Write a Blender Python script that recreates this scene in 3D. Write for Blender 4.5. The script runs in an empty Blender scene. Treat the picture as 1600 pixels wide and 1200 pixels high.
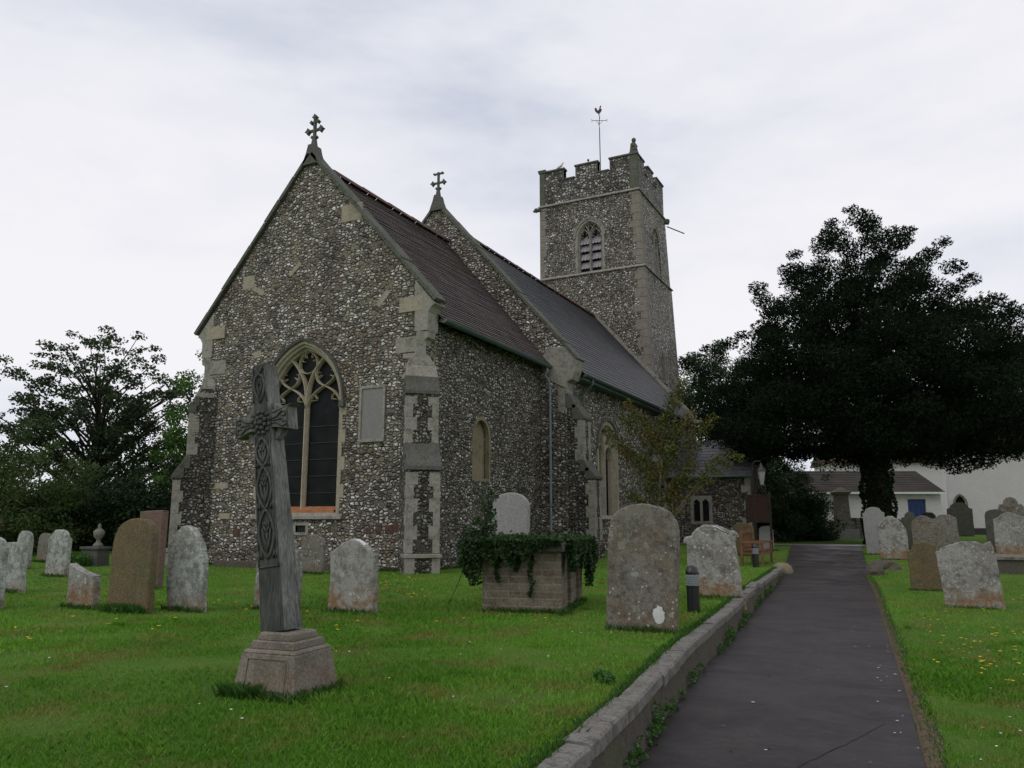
import bpy, math, random
import numpy as np
from mathutils import Vector, Matrix
from mathutils.geometry import tessellate_polygon
PI = math.pi
R = math.radians
sc = bpy.context.scene
col = sc.collection
# ------------------------------------------------------------------ camera, sky, sun, exposure
cam = bpy.data.objects.new('camera', bpy.data.cameras.new('camera'))
col.objects.link(cam)
cam.location = (0, 0, 1.2)
cam.rotation_euler = (R(90 + 9.868), 0, R(26.919))
cam.data.sensor_width = 36
cam.data.lens = 36 * 1236 / 1600
cam.data.clip_start = .05
cam.data.clip_end = 2000
sc.camera = cam
sc.view_settings.view_transform = 'Standard'
sc.view_settings.look = 'None'
sc.view_settings.exposure = 0
sc.view_settings.gamma = 1

w = bpy.data.worlds.new('World')
sc.world = w
w.use_nodes = True
nt = w.node_tree
nt.nodes.clear()
def N(nt, t, **kw):
    n = nt.nodes.new(t)
    for k, v in kw.items():
        if k in n.bl_rna.properties: setattr(n, k, v)
        else: n.inputs[k.replace('_', ' ')].default_value = v
    return n
def ramp(nt, fac, stops, interp='LINEAR'):
    n = nt.nodes.new('ShaderNodeValToRGB')
    n.color_ramp.interpolation = interp
    e = n.color_ramp.elements
    while len(e) < len(stops): e.new(.5)
    for el, (p, c) in zip(e, stops):
        el.position = p
        el.color = (c[0], c[1], c[2], 1) if not isinstance(c, (int, float)) else (c, c, c, 1)
    if fac is not None: nt.links.new(fac, n.inputs['Fac'])
    return n.outputs['Color']
def mix(nt, f, a, b, mode='MIX'):
    n = nt.nodes.new('ShaderNodeMix')
    n.data_type = 'RGBA'
    n.blend_type = mode
    for s, v in ((n.inputs[0], f), (n.inputs[6], a), (n.inputs[7], b)):
        if isinstance(v, bpy.types.NodeSocket): nt.links.new(v, s)
        elif isinstance(v, (int, float)): s.default_value = v if s.type == 'VALUE' else (v, v, v, 1)
        else: s.default_value = (v[0], v[1], v[2], 1)
    return n.outputs[2]
def math_(nt, op, a, b=0.0, clamp=False):
    n = nt.nodes.new('ShaderNodeMath')
    n.operation = op
    n.use_clamp = clamp
    for s, v in ((n.inputs[0], a), (n.inputs[1], b)):
        if isinstance(v, bpy.types.NodeSocket): nt.links.new(v, s)
        else: s.default_value = v
    return n.outputs[0]
def noise(nt, vec, scale, detail=4, rough=.55, out='Fac', dist=0):
    n = nt.nodes.new('ShaderNodeTexNoise')
    n.inputs['Scale'].default_value = scale
    n.inputs['Detail'].default_value = detail
    n.inputs['Roughness'].default_value = rough
    n.inputs['Distortion'].default_value = dist
    if vec is not None: nt.links.new(vec, n.inputs['Vector'])
    return n.outputs[out]
def mapping(nt, vec, scale=(1, 1, 1), loc=(0, 0, 0), rot=(0, 0, 0)):
    n = nt.nodes.new('ShaderNodeMapping')
    n.inputs['Scale'].default_value = scale
    n.inputs['Location'].default_value = loc
    n.inputs['Rotation'].default_value = rot
    nt.links.new(vec, n.inputs['Vector'])
    return n.outputs[0]
SUN_EL, SUN_AZ = 42, 215           # azimuth measured from +y clockwise: behind and left of the camera
sky = nt.nodes.new('ShaderNodeTexSky')
sky.sky_type = 'NISHITA'
sky.sun_disc = False
sky.sun_elevation = R(SUN_EL)
sky.sun_rotation = R(SUN_AZ)
tc = nt.nodes.new('ShaderNodeTexCoord')
gen = tc.outputs['Generated']
v1 = mapping(nt, gen, (.8, .8, 2.4), (3.1, 1.7, .4))
n1 = noise(nt, v1, 1.7, 6, .52, dist=.25)
n2 = noise(nt, mapping(nt, gen, (1, 1, 2.6), (7.3, 2.2, 1.1)), 3.2, 7, .55)
s12 = math_(nt, 'ADD', math_(nt, 'MULTIPLY', n1, .75), math_(nt, 'MULTIPLY', n2, .25))
cl = ramp(nt, s12, [(.33, (6.3, 6.7, 7.9)), (.41, (7.5, 7.75, 8.6)), (.49, (8.5, 8.55, 9.1)), (.58, (9.2, 9.1, 9.5))])
thin = ramp(nt, s12, [(.35, .16), (.46, .03), (.6, .01)])
skc = mix(nt, thin, cl, sky.outputs[0])
bg = nt.nodes.new('ShaderNodeBackground')
bg.inputs['Strength'].default_value = .1
nt.links.new(skc, bg.inputs['Color'])
wo = nt.nodes.new('ShaderNodeOutputWorld')
nt.links.new(bg.outputs[0], wo.inputs['Surface'])
sun = bpy.data.objects.new('sun', bpy.data.lights.new('sun', 'SUN'))
col.objects.link(sun)
sun.data.energy = .55
sun.data.angle = R(35)
sun.data.color = (1, .96, .9)
az = R(SUN_AZ)
sd = Vector((math.sin(az) * math.cos(R(SUN_EL)), math.cos(az) * math.cos(R(SUN_EL)), math.sin(R(SUN_EL))))
sun.rotation_euler = sd.to_track_quat('Z', 'Y').to_euler()
sun.location = (0, -5, 30)

# ------------------------------------------------------------------ materials
MATS = {}
def newmat(name, rough=.8, spec=.3):
    m = bpy.data.materials.new(name)
    m.use_nodes = True
    nt = m.node_tree
    b = nt.nodes['Principled BSDF']
    b.inputs['Roughness'].default_value = rough
    b.inputs['Specular IOR Level'].default_value = spec
    tc = nt.nodes.new('ShaderNodeTexCoord')
    MATS[name] = m
    return m, nt, b, tc.outputs['Object'], tc
def bump(nt, b, h, strength=.5, dist=.01):
    n = nt.nodes.new('ShaderNodeBump')
    n.inputs['Strength'].default_value = strength
    n.inputs['Distance'].default_value = dist
    nt.links.new(h, n.inputs['Height'])
    nt.links.new(n.outputs[0], b.inputs['Normal'])
def setc(nt, b, c):
    if isinstance(c, bpy.types.NodeSocket): nt.links.new(c, b.inputs['Base Color'])
    else: b.inputs['Base Color'].default_value = (*c, 1)

def flint(name, scale=11.0, tone=1.0, brown=.5, white=.78, zs=1.7, tint=(.25, .225, .165)):
    m, nt, b, ob, _ = newmat(name, .6, .3)
    dn = noise(nt, ob, 3.0, 3, .5, 'Color')
    vm = nt.nodes.new('ShaderNodeVectorMath'); vm.operation = 'MULTIPLY_ADD'
    nt.links.new(dn, vm.inputs[0]); vm.inputs[1].default_value = (.13, .13, .13); nt.links.new(ob, vm.inputs[2])
    nt.nodes.remove(vm) if False else None
    v = mapping(nt, vm.outputs[0], (1, 1, zs))
    vo = N(nt, 'ShaderNodeTexVoronoi', Scale=scale, Randomness=.9); nt.links.new(v, vo.inputs['Vector'])
    ve = N(nt, 'ShaderNodeTexVoronoi', feature='DISTANCE_TO_EDGE', Scale=scale, Randomness=.9); nt.links.new(v, ve.inputs['Vector'])
    sep = nt.nodes.new('ShaderNodeSeparateColor'); nt.links.new(vo.outputs['Color'], sep.inputs[0])
    t = tone
    big = noise(nt, ob, .45, 5, .6)
    big2 = noise(nt, mapping(nt, ob, (1, 1, 1), (9, 4, 2)), .7, 6, .65)
    fine = noise(nt, v, scale * 3.2, 4, .7)
    mid = noise(nt, v, scale * 1.3, 3, .6)
    # body colour of each flint: black, grey, olive-brown, cream, white cortex
    c = ramp(nt, sep.outputs[0], [(0, (.035*t, .036*t, .04*t)), (.15, (.10*t, .10*t, .095*t)), (.28, (.25*t, .235*t, .20*t)),
                                  (.45, (.44*t, .41*t, .345*t)), (white, (.66*t, .635*t, .57*t)), (.9, (.88*t, .87*t, .84*t))])
    c = mix(nt, math_(nt, 'MULTIPLY', ramp(nt, mid, [(.45, 0), (.62, 1)]), .5), c, (.10*t, .096*t, .09*t))
    c = mix(nt, math_(nt, 'MULTIPLY', ramp(nt, fine, [(.52, 0), (.64, 1)]), .55), c, (.52*t, .50*t, .46*t))
    br = ramp(nt, sep.outputs[1], [(.5, 0), (.75, 1)])
    bm = math_(nt, 'MULTIPLY', math_(nt, 'MULTIPLY', br, ramp(nt, big, [(.38, .2), (.6, 1)])), brown)
    c = mix(nt, bm, c, (.20*t, .125*t, .065*t))
    mort = mix(nt, ramp(nt, big2, [(.4, 0), (.62, 1)]), (.18*t, .155*t, .115*t), (tint[0]*t, tint[1]*t, tint[2]*t))
    mort = mix(nt, 1, mort, ramp(nt, fine, [(.35, .35), (.6, 1.15)]), 'MULTIPLY')
    em = ramp(nt, ve.outputs['Distance'], [(.07, 0), (.15, 1)])
    drop = ramp(nt, sep.outputs[2], [(.16, 0), (.22, 1)])
    em2 = mix(nt, 1, em, drop, 'MULTIPLY')
    c = mix(nt, em2, mort, c)
    # shade in the joints between the stones, painted dark along the cell edges
    gapn = ramp(nt, mid, [(.42, 1), (.62, .35)])
    gap = mix(nt, 1, ramp(nt, ve.outputs['Distance'], [(.025, 1), (.10, 0)]), gapn, 'MULTIPLY')
    c = mix(nt, math_(nt, 'MULTIPLY', gap, .9), c, (.022, .020, .017))
    st = ramp(nt, noise(nt, mapping(nt, ob, (1, 1, .6)), .9, 6, .65), [(.3, .6), (.5, .95), (.7, 1.15)])
    c = mix(nt, 1, c, st, 'MULTIPLY')
    setc(nt, b, c)
    dome = ramp(nt, ve.outputs['Distance'], [(0, 0), (.12, .55), (.28, .88), (.5, 1)])
    hh = math_(nt, 'ADD', mix(nt, 1, dome, drop, 'MULTIPLY'), math_(nt, 'MULTIPLY', fine, .45))
    bump(nt, b, hh, 1.0, .11)
    return m
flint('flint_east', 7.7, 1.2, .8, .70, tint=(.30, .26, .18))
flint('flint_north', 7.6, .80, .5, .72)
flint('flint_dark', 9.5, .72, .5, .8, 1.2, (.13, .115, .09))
flint('flint_nave', 7.2, 1.12, .6, .70)
flint('flint_tower', 8.0, 1.15, .4, .84, 1.2, (.22, .195, .155))
flint('flint_parapet', 5.6, .8, .1, .86, 1.1, (.12, .115, .12))

def stone(name, c1, c2, lich=(.45, .45, .40), dark=.5, orange=0.0, green=.2, scale=1.0, bs=.5, spot=.0, oheight=.35, blotch=.5):
    m, nt, b, ob, tc = newmat(name, .9, .15)
    oi = nt.nodes.new('ShaderNodeObjectInfo')
    vm = nt.nodes.new('ShaderNodeVectorMath'); vm.operation = 'MULTIPLY_ADD'
    cmb = nt.nodes.new('ShaderNodeCombineXYZ')
    for i in range(3): nt.links.new(oi.outputs['Random'], cmb.inputs[i])
    nt.links.new(cmb.outputs[0], vm.inputs[0]); vm.inputs[1].default_value = (31, 17, 23); nt.links.new(ob, vm.inputs[2])
    v = vm.outputs[0]
    n1 = noise(nt, v, 2.2 * scale, 7, .62)
    n2 = noise(nt, v, 13 * scale, 9, .78)
    n3 = noise(nt, v, 60 * scale, 5, .75)
    c = mix(nt, ramp(nt, n1, [(.35, 0), (.65, 1)]), c1, c2)
    lm = ramp(nt, math_(nt, 'ADD', math_(nt, 'MULTIPLY', n1, .4), math_(nt, 'MULTIPLY', n2, .6)), [(.47, 0), (.52, 1)])
    c = mix(nt, math_(nt, 'MULTIPLY', lm, blotch), c, lich)
    n4 = noise(nt, v, 5 * scale, 8, .72)
    c = mix(nt, math_(nt, 'MULTIPLY', ramp(nt, n4, [(.5, 0), (.62, 1)]), dark), c, (.075, .07, .062))
    n5 = noise(nt, mapping(nt, v, loc=(5, 5, 5)), 1.7, 5, .6)
    c = mix(nt, math_(nt, 'MULTIPLY', ramp(nt, n5, [(.48, 0), (.66, 1)]), green), c, (.09, .11, .045))
    if spot:
        vo = N(nt, 'ShaderNodeTexVoronoi', Scale=14 * scale); nt.links.new(v, vo.inputs['Vector'])
        sp = nt.nodes.new('ShaderNodeSeparateColor'); nt.links.new(vo.outputs['Color'], sp.inputs[0])
        rad = math_(nt, 'MULTIPLY', sp.outputs[1], .34)
        on = math_(nt, 'MULTIPLY', math_(nt, 'LESS_THAN', vo.outputs['Distance'], rad), math_(nt, 'GREATER_THAN', sp.outputs[0], 1 - spot))
        c = mix(nt, math_(nt, 'MULTIPLY', on, .85), c, (.5, .5, .46))
    if spot:
        dv = nt.nodes.new('ShaderNodeVectorMath'); dv.operation = 'MULTIPLY_ADD'
        nt.links.new(noise(nt, v, 16, 4, .7, 'Color'), dv.inputs[0]); dv.inputs[1].default_value = (.10, .10, .10); nt.links.new(v, dv.inputs[2])
        vo = N(nt, 'ShaderNodeTexVoronoi', Scale=5.5 * scale); nt.links.new(dv.outputs[0], vo.inputs['Vector'])
        sp = nt.nodes.new('ShaderNodeSeparateColor'); nt.links.new(vo.outputs['Color'], sp.inputs[0])
        rad = math_(nt, 'MULTIPLY', sp.outputs[1], .42)
        on = math_(nt, 'MULTIPLY', math_(nt, 'LESS_THAN', vo.outputs['Distance'], rad), math_(nt, 'GREATER_THAN', sp.outputs[0], .62))
        tone_ = mix(nt, sp.outputs[2], (.40, .41, .37), (.16, .15, .10))
        c = mix(nt, math_(nt, 'MULTIPLY', on, .6), c, tone_)
    if orange:
        sx = nt.nodes.new('ShaderNodeSeparateXYZ'); nt.links.new(ob, sx.inputs[0])
        g = math_(nt, 'SUBTRACT', 1.0, math_(nt, 'MULTIPLY', sx.outputs[2], 1 / oheight), True)
        om = ramp(nt, math_(nt, 'MULTIPLY', g, math_(nt, 'ADD', n2, .25)), [(.2, 0), (.5, 1)])
        om = mix(nt, 1, om, ramp(nt, n4, [(.42, 0), (.54, 1)]), 'MULTIPLY')
        c = mix(nt, math_(nt, 'MULTIPLY', om, orange * .7), c, mix(nt, n2, (.30, .16, .06), (.22, .10, .03)))
    c = mix(nt, 1, c, ramp(nt, n3, [(.32, .55), (.68, 1.35)]), 'MULTIPLY')
    setc(nt, b, c)
    bump(nt, b, math_(nt, 'ADD', math_(nt, 'MULTIPLY', n2, .6), math_(nt, 'MULTIPLY', n3, .5)), bs, .02)
    return m
stone('limestone', (.31, .29, .245), (.23, .215, .18), (.38, .37, .33), .5, 0, .15, bs=.3)
stone('limestone_yellow', (.37, .325, .24), (.29, .25, .185), (.42, .39, .31), .3, 0, .15, bs=.3)
stone('tower_stone', (.25, .225, .185), (.19, .17, .14), (.30, .28, .24), .35, 0, .1, bs=.4)
stone('tracery_stone', (.46, .40, .29), (.38, .33, .23), (.50, .45, .36), .2, 0, .1, bs=.2)
stone('limestone_dark', (.12, .115, .10), (.07, .068, .062), (.24, .24, .22), .5, 0, .3, bs=.4, blotch=.3)
stone('coping_stone', (.10, .105, .088), (.06, .065, .052), (.21, .21, .18), .5, 0, .5, bs=.4)
stone('render_brown', (.20, .155, .09), (.26, .22, .16), (.22, .19, .12), .45, 0, .3, scale=.6, bs=.3)
stone('grave_grey', (.27, .265, .245), (.20, .195, .18), (.38, .40, .37), .4, .7, .15, bs=.7, spot=.25)
stone('grave_pale', (.27, .275, .25), (.20, .205, .185), (.48, .50, .465), .5, .5, .12, bs=.7, spot=.2, blotch=.7)
stone('grave_smooth', (.29, .285, .275), (.25, .245, .235), (.34, .34, .33), .12, .3, .1, bs=.25, blotch=.3)
stone('grave_brown', (.155, .115, .06), (.105, .08, .045), (.17, .14, .085), .35, 0, .45, scale=.7, bs=.4, blotch=.4)
stone('grave_pink', (.17, .105, .085), (.13, .085, .07), (.19, .15, .12), .35, 0, .3, scale=.8, bs=.3, blotch=.4)
stone('grave_dark', (.085, .082, .075), (.06, .06, .052), (.15, .15, .135), .5, 0, .4, bs=.6, blotch=.4)
stone('grave_mottled', (.20, .165, .12), (.12, .11, .10), (.30, .29, .25), .65, .25, .25, scale=1.3, bs=.9, spot=.35)
stone('grave_orange', (.26, .245, .22), (.18, .17, .155), (.46, .465, .43), .6, 1.0, .1, bs=.8, spot=.4, oheight=.55)
stone('pedestal_stone', (.25, .215, .175), (.17, .145, .115), (.24, .235, .20), .45, .25, .15, bs=.5, oheight=.3, blotch=.3)
stone('kerb_stone', (.17, .155, .14), (.12, .11, .10), (.28, .275, .255), .6, 0, .12, scale=1.4, bs=.5)
stone('kerb_wall', (.11, .092, .078), (.065, .055, .047), (.14, .13, .105), .6, 0, .5, scale=1.2, bs=.8)
stone('white_wash', (.62, .60, .60), (.56, .55, .55), (.60, .58, .57), .04, 0, .02, bs=.15)
stone('lichen_patch', (.68, .68, .66), (.56, .56, .54), (.75, .75, .73), .15, 0, 0, scale=3, bs=.5)

def plain(name, c, rough=.6, spec=.3, metal=0, var=.15, sc_=8, bs=0):
    m, nt, b, ob, _ = newmat(name, rough, spec)
    n = noise(nt, ob, sc_, 5, .6)
    setc(nt, b, mix(nt, 1, c, ramp(nt, n, [(.3, 1 - var), (.7, 1 + var)]), 'MULTIPLY'))
    b.inputs['Metallic'].default_value = metal
    if bs: bump(nt, b, n, bs, .01)
    return m
plain('gutter_green', (.075, .11, .105), .45, .4)
plain('pipe_grey', (.17, .20, .22), .45, .4)
plain('iron_dark', (.03, .03, .03), .5, .4)
plain('iron_rust', (.075, .05, .045), .6)
plain('glass_dark', (.008, .009, .010), .5, .12, var=.6, sc_=2.5)
plain('terracotta', (.36, .15, .065), .7, var=.35, sc_=5)
plain('plaque_grey', (.20, .195, .185), .5, .3, var=.12, sc_=12, bs=.1)
plain('louvre', (.27, .255, .27), .75, var=.3, sc_=4)
plain('black_plastic', (.012, .012, .014), .3, .5)
plain('lamp_glass', (.5, .5, .52), .25, .5)
plain('dull_glass', (.28, .28, .29), .3, .4)
plain('board_brown', (.032, .013, .009), .6)
plain('door_blue', (.02, .05, .16), .5)
plain('soil', (.10, .075, .05), .95, .1, var=.5, sc_=25, bs=.6)
plain('white_paint', (.7, .7, .7), .5)
plain('bark_dark', (.035, .03, .025), .95, .1, var=.5, bs=.6)
plain('bark_pale', (.16, .14, .11), .9, .1, var=.4, bs=.5)
plain('petal_yellow', (.75, .50, .02), .6)
plain('petal_white', (.7, .7, .68), .6)
plain('lead_grey', (.20, .21, .23), .5, .4)
plain('ironstone', (.085, .05, .035), .9, var=.4)
plain('brick_red', (.25, .10, .06), .9, var=.4)

def wood(name, c1, c2, zsc=.12, rough=.8):
    m, nt, b, ob, _ = newmat(name, rough, .2)
    v = mapping(nt, ob, (1, 1, zsc))
    n = noise(nt, v, 42, 6, .7, dist=1.6)
    n0 = noise(nt, ob, 3.5, 5, .6)
    c = mix(nt, ramp(nt, n, [(.35, 0), (.65, 1)]), c1, c2)
    c = mix(nt, 1, c, ramp(nt, n0, [(.3, .6), (.7, 1.25)]), 'MULTIPLY')
    setc(nt, b, c)
    bump(nt, b, n, .9, .01)
wood('weathered_oak', (.075, .077, .07), (.24, .245, .23))
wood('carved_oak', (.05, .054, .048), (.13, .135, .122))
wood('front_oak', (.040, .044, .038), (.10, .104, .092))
wood('bench_wood', (.13, .062, .034), (.22, .115, .065), 1)

def tiles(name, ca, cb, cm, course, width, moss, mosscol=(.09, .075, .02), rough=.8):
    m, nt, b, ob, tc = newmat(name, rough, .3)
    uv = tc.outputs['UV']
    br = N(nt, 'ShaderNodeTexBrick', offset=.5, Scale=1.0)
    br.inputs['Brick Width'].default_value = width
    br.inputs['Row Height'].default_value = course
    br.inputs['Mortar Size'].default_value = .006
    br.inputs['Color1'].default_value = (*ca, 1); br.inputs['Color2'].default_value = (*cb, 1)
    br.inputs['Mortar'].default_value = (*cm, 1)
    br.inputs['Bias'].default_value = 0
    nt.links.new(uv, br.inputs['Vector'])
    c = br.outputs['Color']
    nb = noise(nt, ob, .9, 6, .65)
    c = mix(nt, 1, c, ramp(nt, nb, [(.3, .6), (.7, 1.3)]), 'MULTIPLY')
    nm = noise(nt, mapping(nt, ob, loc=(4, 2, 1)), 1.3, 7, .7)
    c = mix(nt, math_(nt, 'MULTIPLY', ramp(nt, nm, [(.52, 0), (.68, 1)]), moss), c, mosscol)
    nf = noise(nt, ob, 22, 4, .7)
    c = mix(nt, 1, c, ramp(nt, nf, [(.3, .65), (.7, 1.3)]), 'MULTIPLY')
    setc(nt, b, c)
    bump(nt, b, nf, .4, .01)
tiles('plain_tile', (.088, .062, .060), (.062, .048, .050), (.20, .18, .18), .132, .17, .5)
tiles('slate', (.045, .045, .052), (.034, .035, .042), (.012, .012, .014), .2, .28, .5, (.05, .055, .02), .55)
plain('ridge_tile', (.12, .072, .064), .8, var=.5, sc_=3)
plain('house_roof', (.10, .06, .045), .9, var=.4, sc_=2)
tiles('porch_slate', (.18, .18, .20), (.10, .10, .12), (.02, .02, .02), .2, .28, .4, rough=.35)
tiles('pantile', (.055, .042, .034), (.042, .034, .030), (.03, .02, .02), .22, .2, .4)

def brickmat(name, ca, cb, cm, w_, h_, ms=.012):
    m, nt, b, ob, tc = newmat(name, .9, .15)
    br = N(nt, 'ShaderNodeTexBrick', offset=.5, Scale=1.0)
    br.inputs['Brick Width'].default_value = w_; br.inputs['Row Height'].default_value = h_
    br.inputs['Mortar Size'].default_value = ms; br.inputs['Mortar Smooth'].default_value = .3
    br.inputs['Color1'].default_value = (*ca, 1); br.inputs['Color2'].default_value = (*cb, 1); br.inputs['Mortar'].default_value = (*cm, 1)
    nt.links.new(tc.outputs['UV'], br.inputs['Vector'])
    n = noise(nt, ob, 5, 7, .7); n2 = noise(nt, ob, 40, 4, .7)
    c = mix(nt, 1, br.outputs['Color'], ramp(nt, n, [(.3, .55), (.7, 1.35)]), 'MULTIPLY')
    c = mix(nt, math_(nt, 'MULTIPLY', ramp(nt, n, [(.5, 0), (.7, 1)]), .5), c, (.13, .135, .08))
    c = mix(nt, 1, c, ramp(nt, n2, [(.3, .7), (.7, 1.25)]), 'MULTIPLY')
    setc(nt, b, c)
    bump(nt, b, math_(nt, 'SUBTRACT', n2, math_(nt, 'MULTIPLY', br.outputs['Fac'], 1.2)), .6, .012)
brickmat('tomb_brick', (.20, .165, .12), (.145, .12, .09), (.22, .20, .16), .31, .095)

def leafmat(name, a, bcol, c3=None, f3=.15):
    m, nt, b, ob, _ = newmat(name, .55, .25)
    at = nt.nodes.new('ShaderNodeAttribute'); at.attribute_name = 'v'
    c = mix(nt, at.outputs['Fac'], a, bcol)
    if c3:
        n = noise(nt, ob, 1.3, 4, .6)
        c = mix(nt, ramp(nt, n, [(.5, 0), (.62, 1)]), c, mix(nt, .7, c, c3))
    setc(nt, b, c)
    tr = nt.nodes.new('ShaderNodeBsdfTranslucent'); nt.links.new(c, tr.inputs['Color'])
    ms = nt.nodes.new('ShaderNodeMixShader'); ms.inputs[0].default_value = .25
    nt.links.new(b.outputs[0], ms.inputs[1]); nt.links.new(tr.outputs[0], ms.inputs[2])
    nt.links.new(ms.outputs[0], nt.nodes['Material Output'].inputs['Surface'])
    return m
ym = leafmat('leaf_yew', (.008, .014, .008), (.017, .029, .014))
ym.node_tree.nodes['Principled BSDF'].inputs['Roughness'].default_value = .85
ym.node_tree.nodes['Principled BSDF'].inputs['Specular IOR Level'].default_value = .08
leafmat('leaf_sycamore', (.018, .036, .013), (.045, .075, .024))
leafmat('leaf_green', (.045, .11, .018), (.11, .21, .04))
leafmat('leaf_olive', (.035, .068, .016), (.075, .12, .03), (.075, .07, .022))
leafmat('leaf_dark', (.010, .025, .008), (.03, .058, .016))
leafmat('leaf_golden', (.05, .075, .016), (.13, .14, .03), (.17, .10, .025))
leafmat('leaf_dome', (.018, .042, .014), (.045, .085, .026))
leafmat('leaf_ivy', (.014, .035, .010), (.04, .085, .022))
leafmat('grass_blade', (.065, .185, .010), (.17, .36, .035), (.24, .20, .06), .3)
leafmat('dry_leaf', (.10, .06, .02), (.22, .15, .05))
leafmat('weed', (.03, .095, .014), (.085, .19, .035))

def grassmat():
    m, nt, b, ob, _ = newmat('lawn', .9, .1)
    n1 = noise(nt, ob, .45, 6, .6)
    n2 = noise(nt, ob, 2.3, 8, .7)
    n3 = noise(nt, mapping(nt, ob, (1, 1, 1)), 60, 5, .75)
    n4 = noise(nt, mapping(nt, ob, loc=(3, 9, 0)), .9, 7, .7)
    c = mix(nt, ramp(nt, n1, [(.35, 0), (.65, 1)]), (.062, .165, .014), (.105, .215, .026))
    c = mix(nt, ramp(nt, n2, [(.4, 0), (.65, .7)]), c, (.15, .22, .045))
    c = mix(nt, math_(nt, 'MULTIPLY', ramp(nt, n4, [(.52, 0), (.66, 1)]), .55), c, (.11, .095, .03))
    c = mix(nt, 1, c, ramp(nt, n3, [(.3, .45), (.7, 1.45)]), 'MULTIPLY')
    setc(nt, b, c)
    bump(nt, b, math_(nt, 'ADD', n3, n2), 1, .03)
grassmat()
def pathmat():
    m, nt, b, ob, _ = newmat('asphalt', .6, .36)
    n1 = noise(nt, mapping(nt, ob, (.9, 1.1, 1), rot=(0, 0, .4)), .9, 9, .7, dist=.4)
    n2 = noise(nt, ob, 150, 4, .75)
    n3 = noise(nt, ob, 3, 7, .72)
    c = mix(nt, ramp(nt, n1, [(.4, 0), (.62, 1)]), (.013, .0095, .0095), (.031, .0235, .0245))
    c = mix(nt, math_(nt, 'MULTIPLY', ramp(nt, n3, [(.55, 0), (.7, 1)]), .35), c, (.055, .046, .042))
    c = mix(nt, 1, c, ramp(nt, n2, [(.34, .25), (.68, 2.3)]), 'MULTIPLY')
    setc(nt, b, c)
    r = ramp(nt, math_(nt, 'ADD', math_(nt, 'MULTIPLY', n1, .7), math_(nt, 'MULTIPLY', n3, .3)), [(.4, .6), (.6, .32)])
    nt.links.new(r, b.inputs['Roughness'])
    bump(nt, b, n2, .7, .008)
pathmat()

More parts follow.
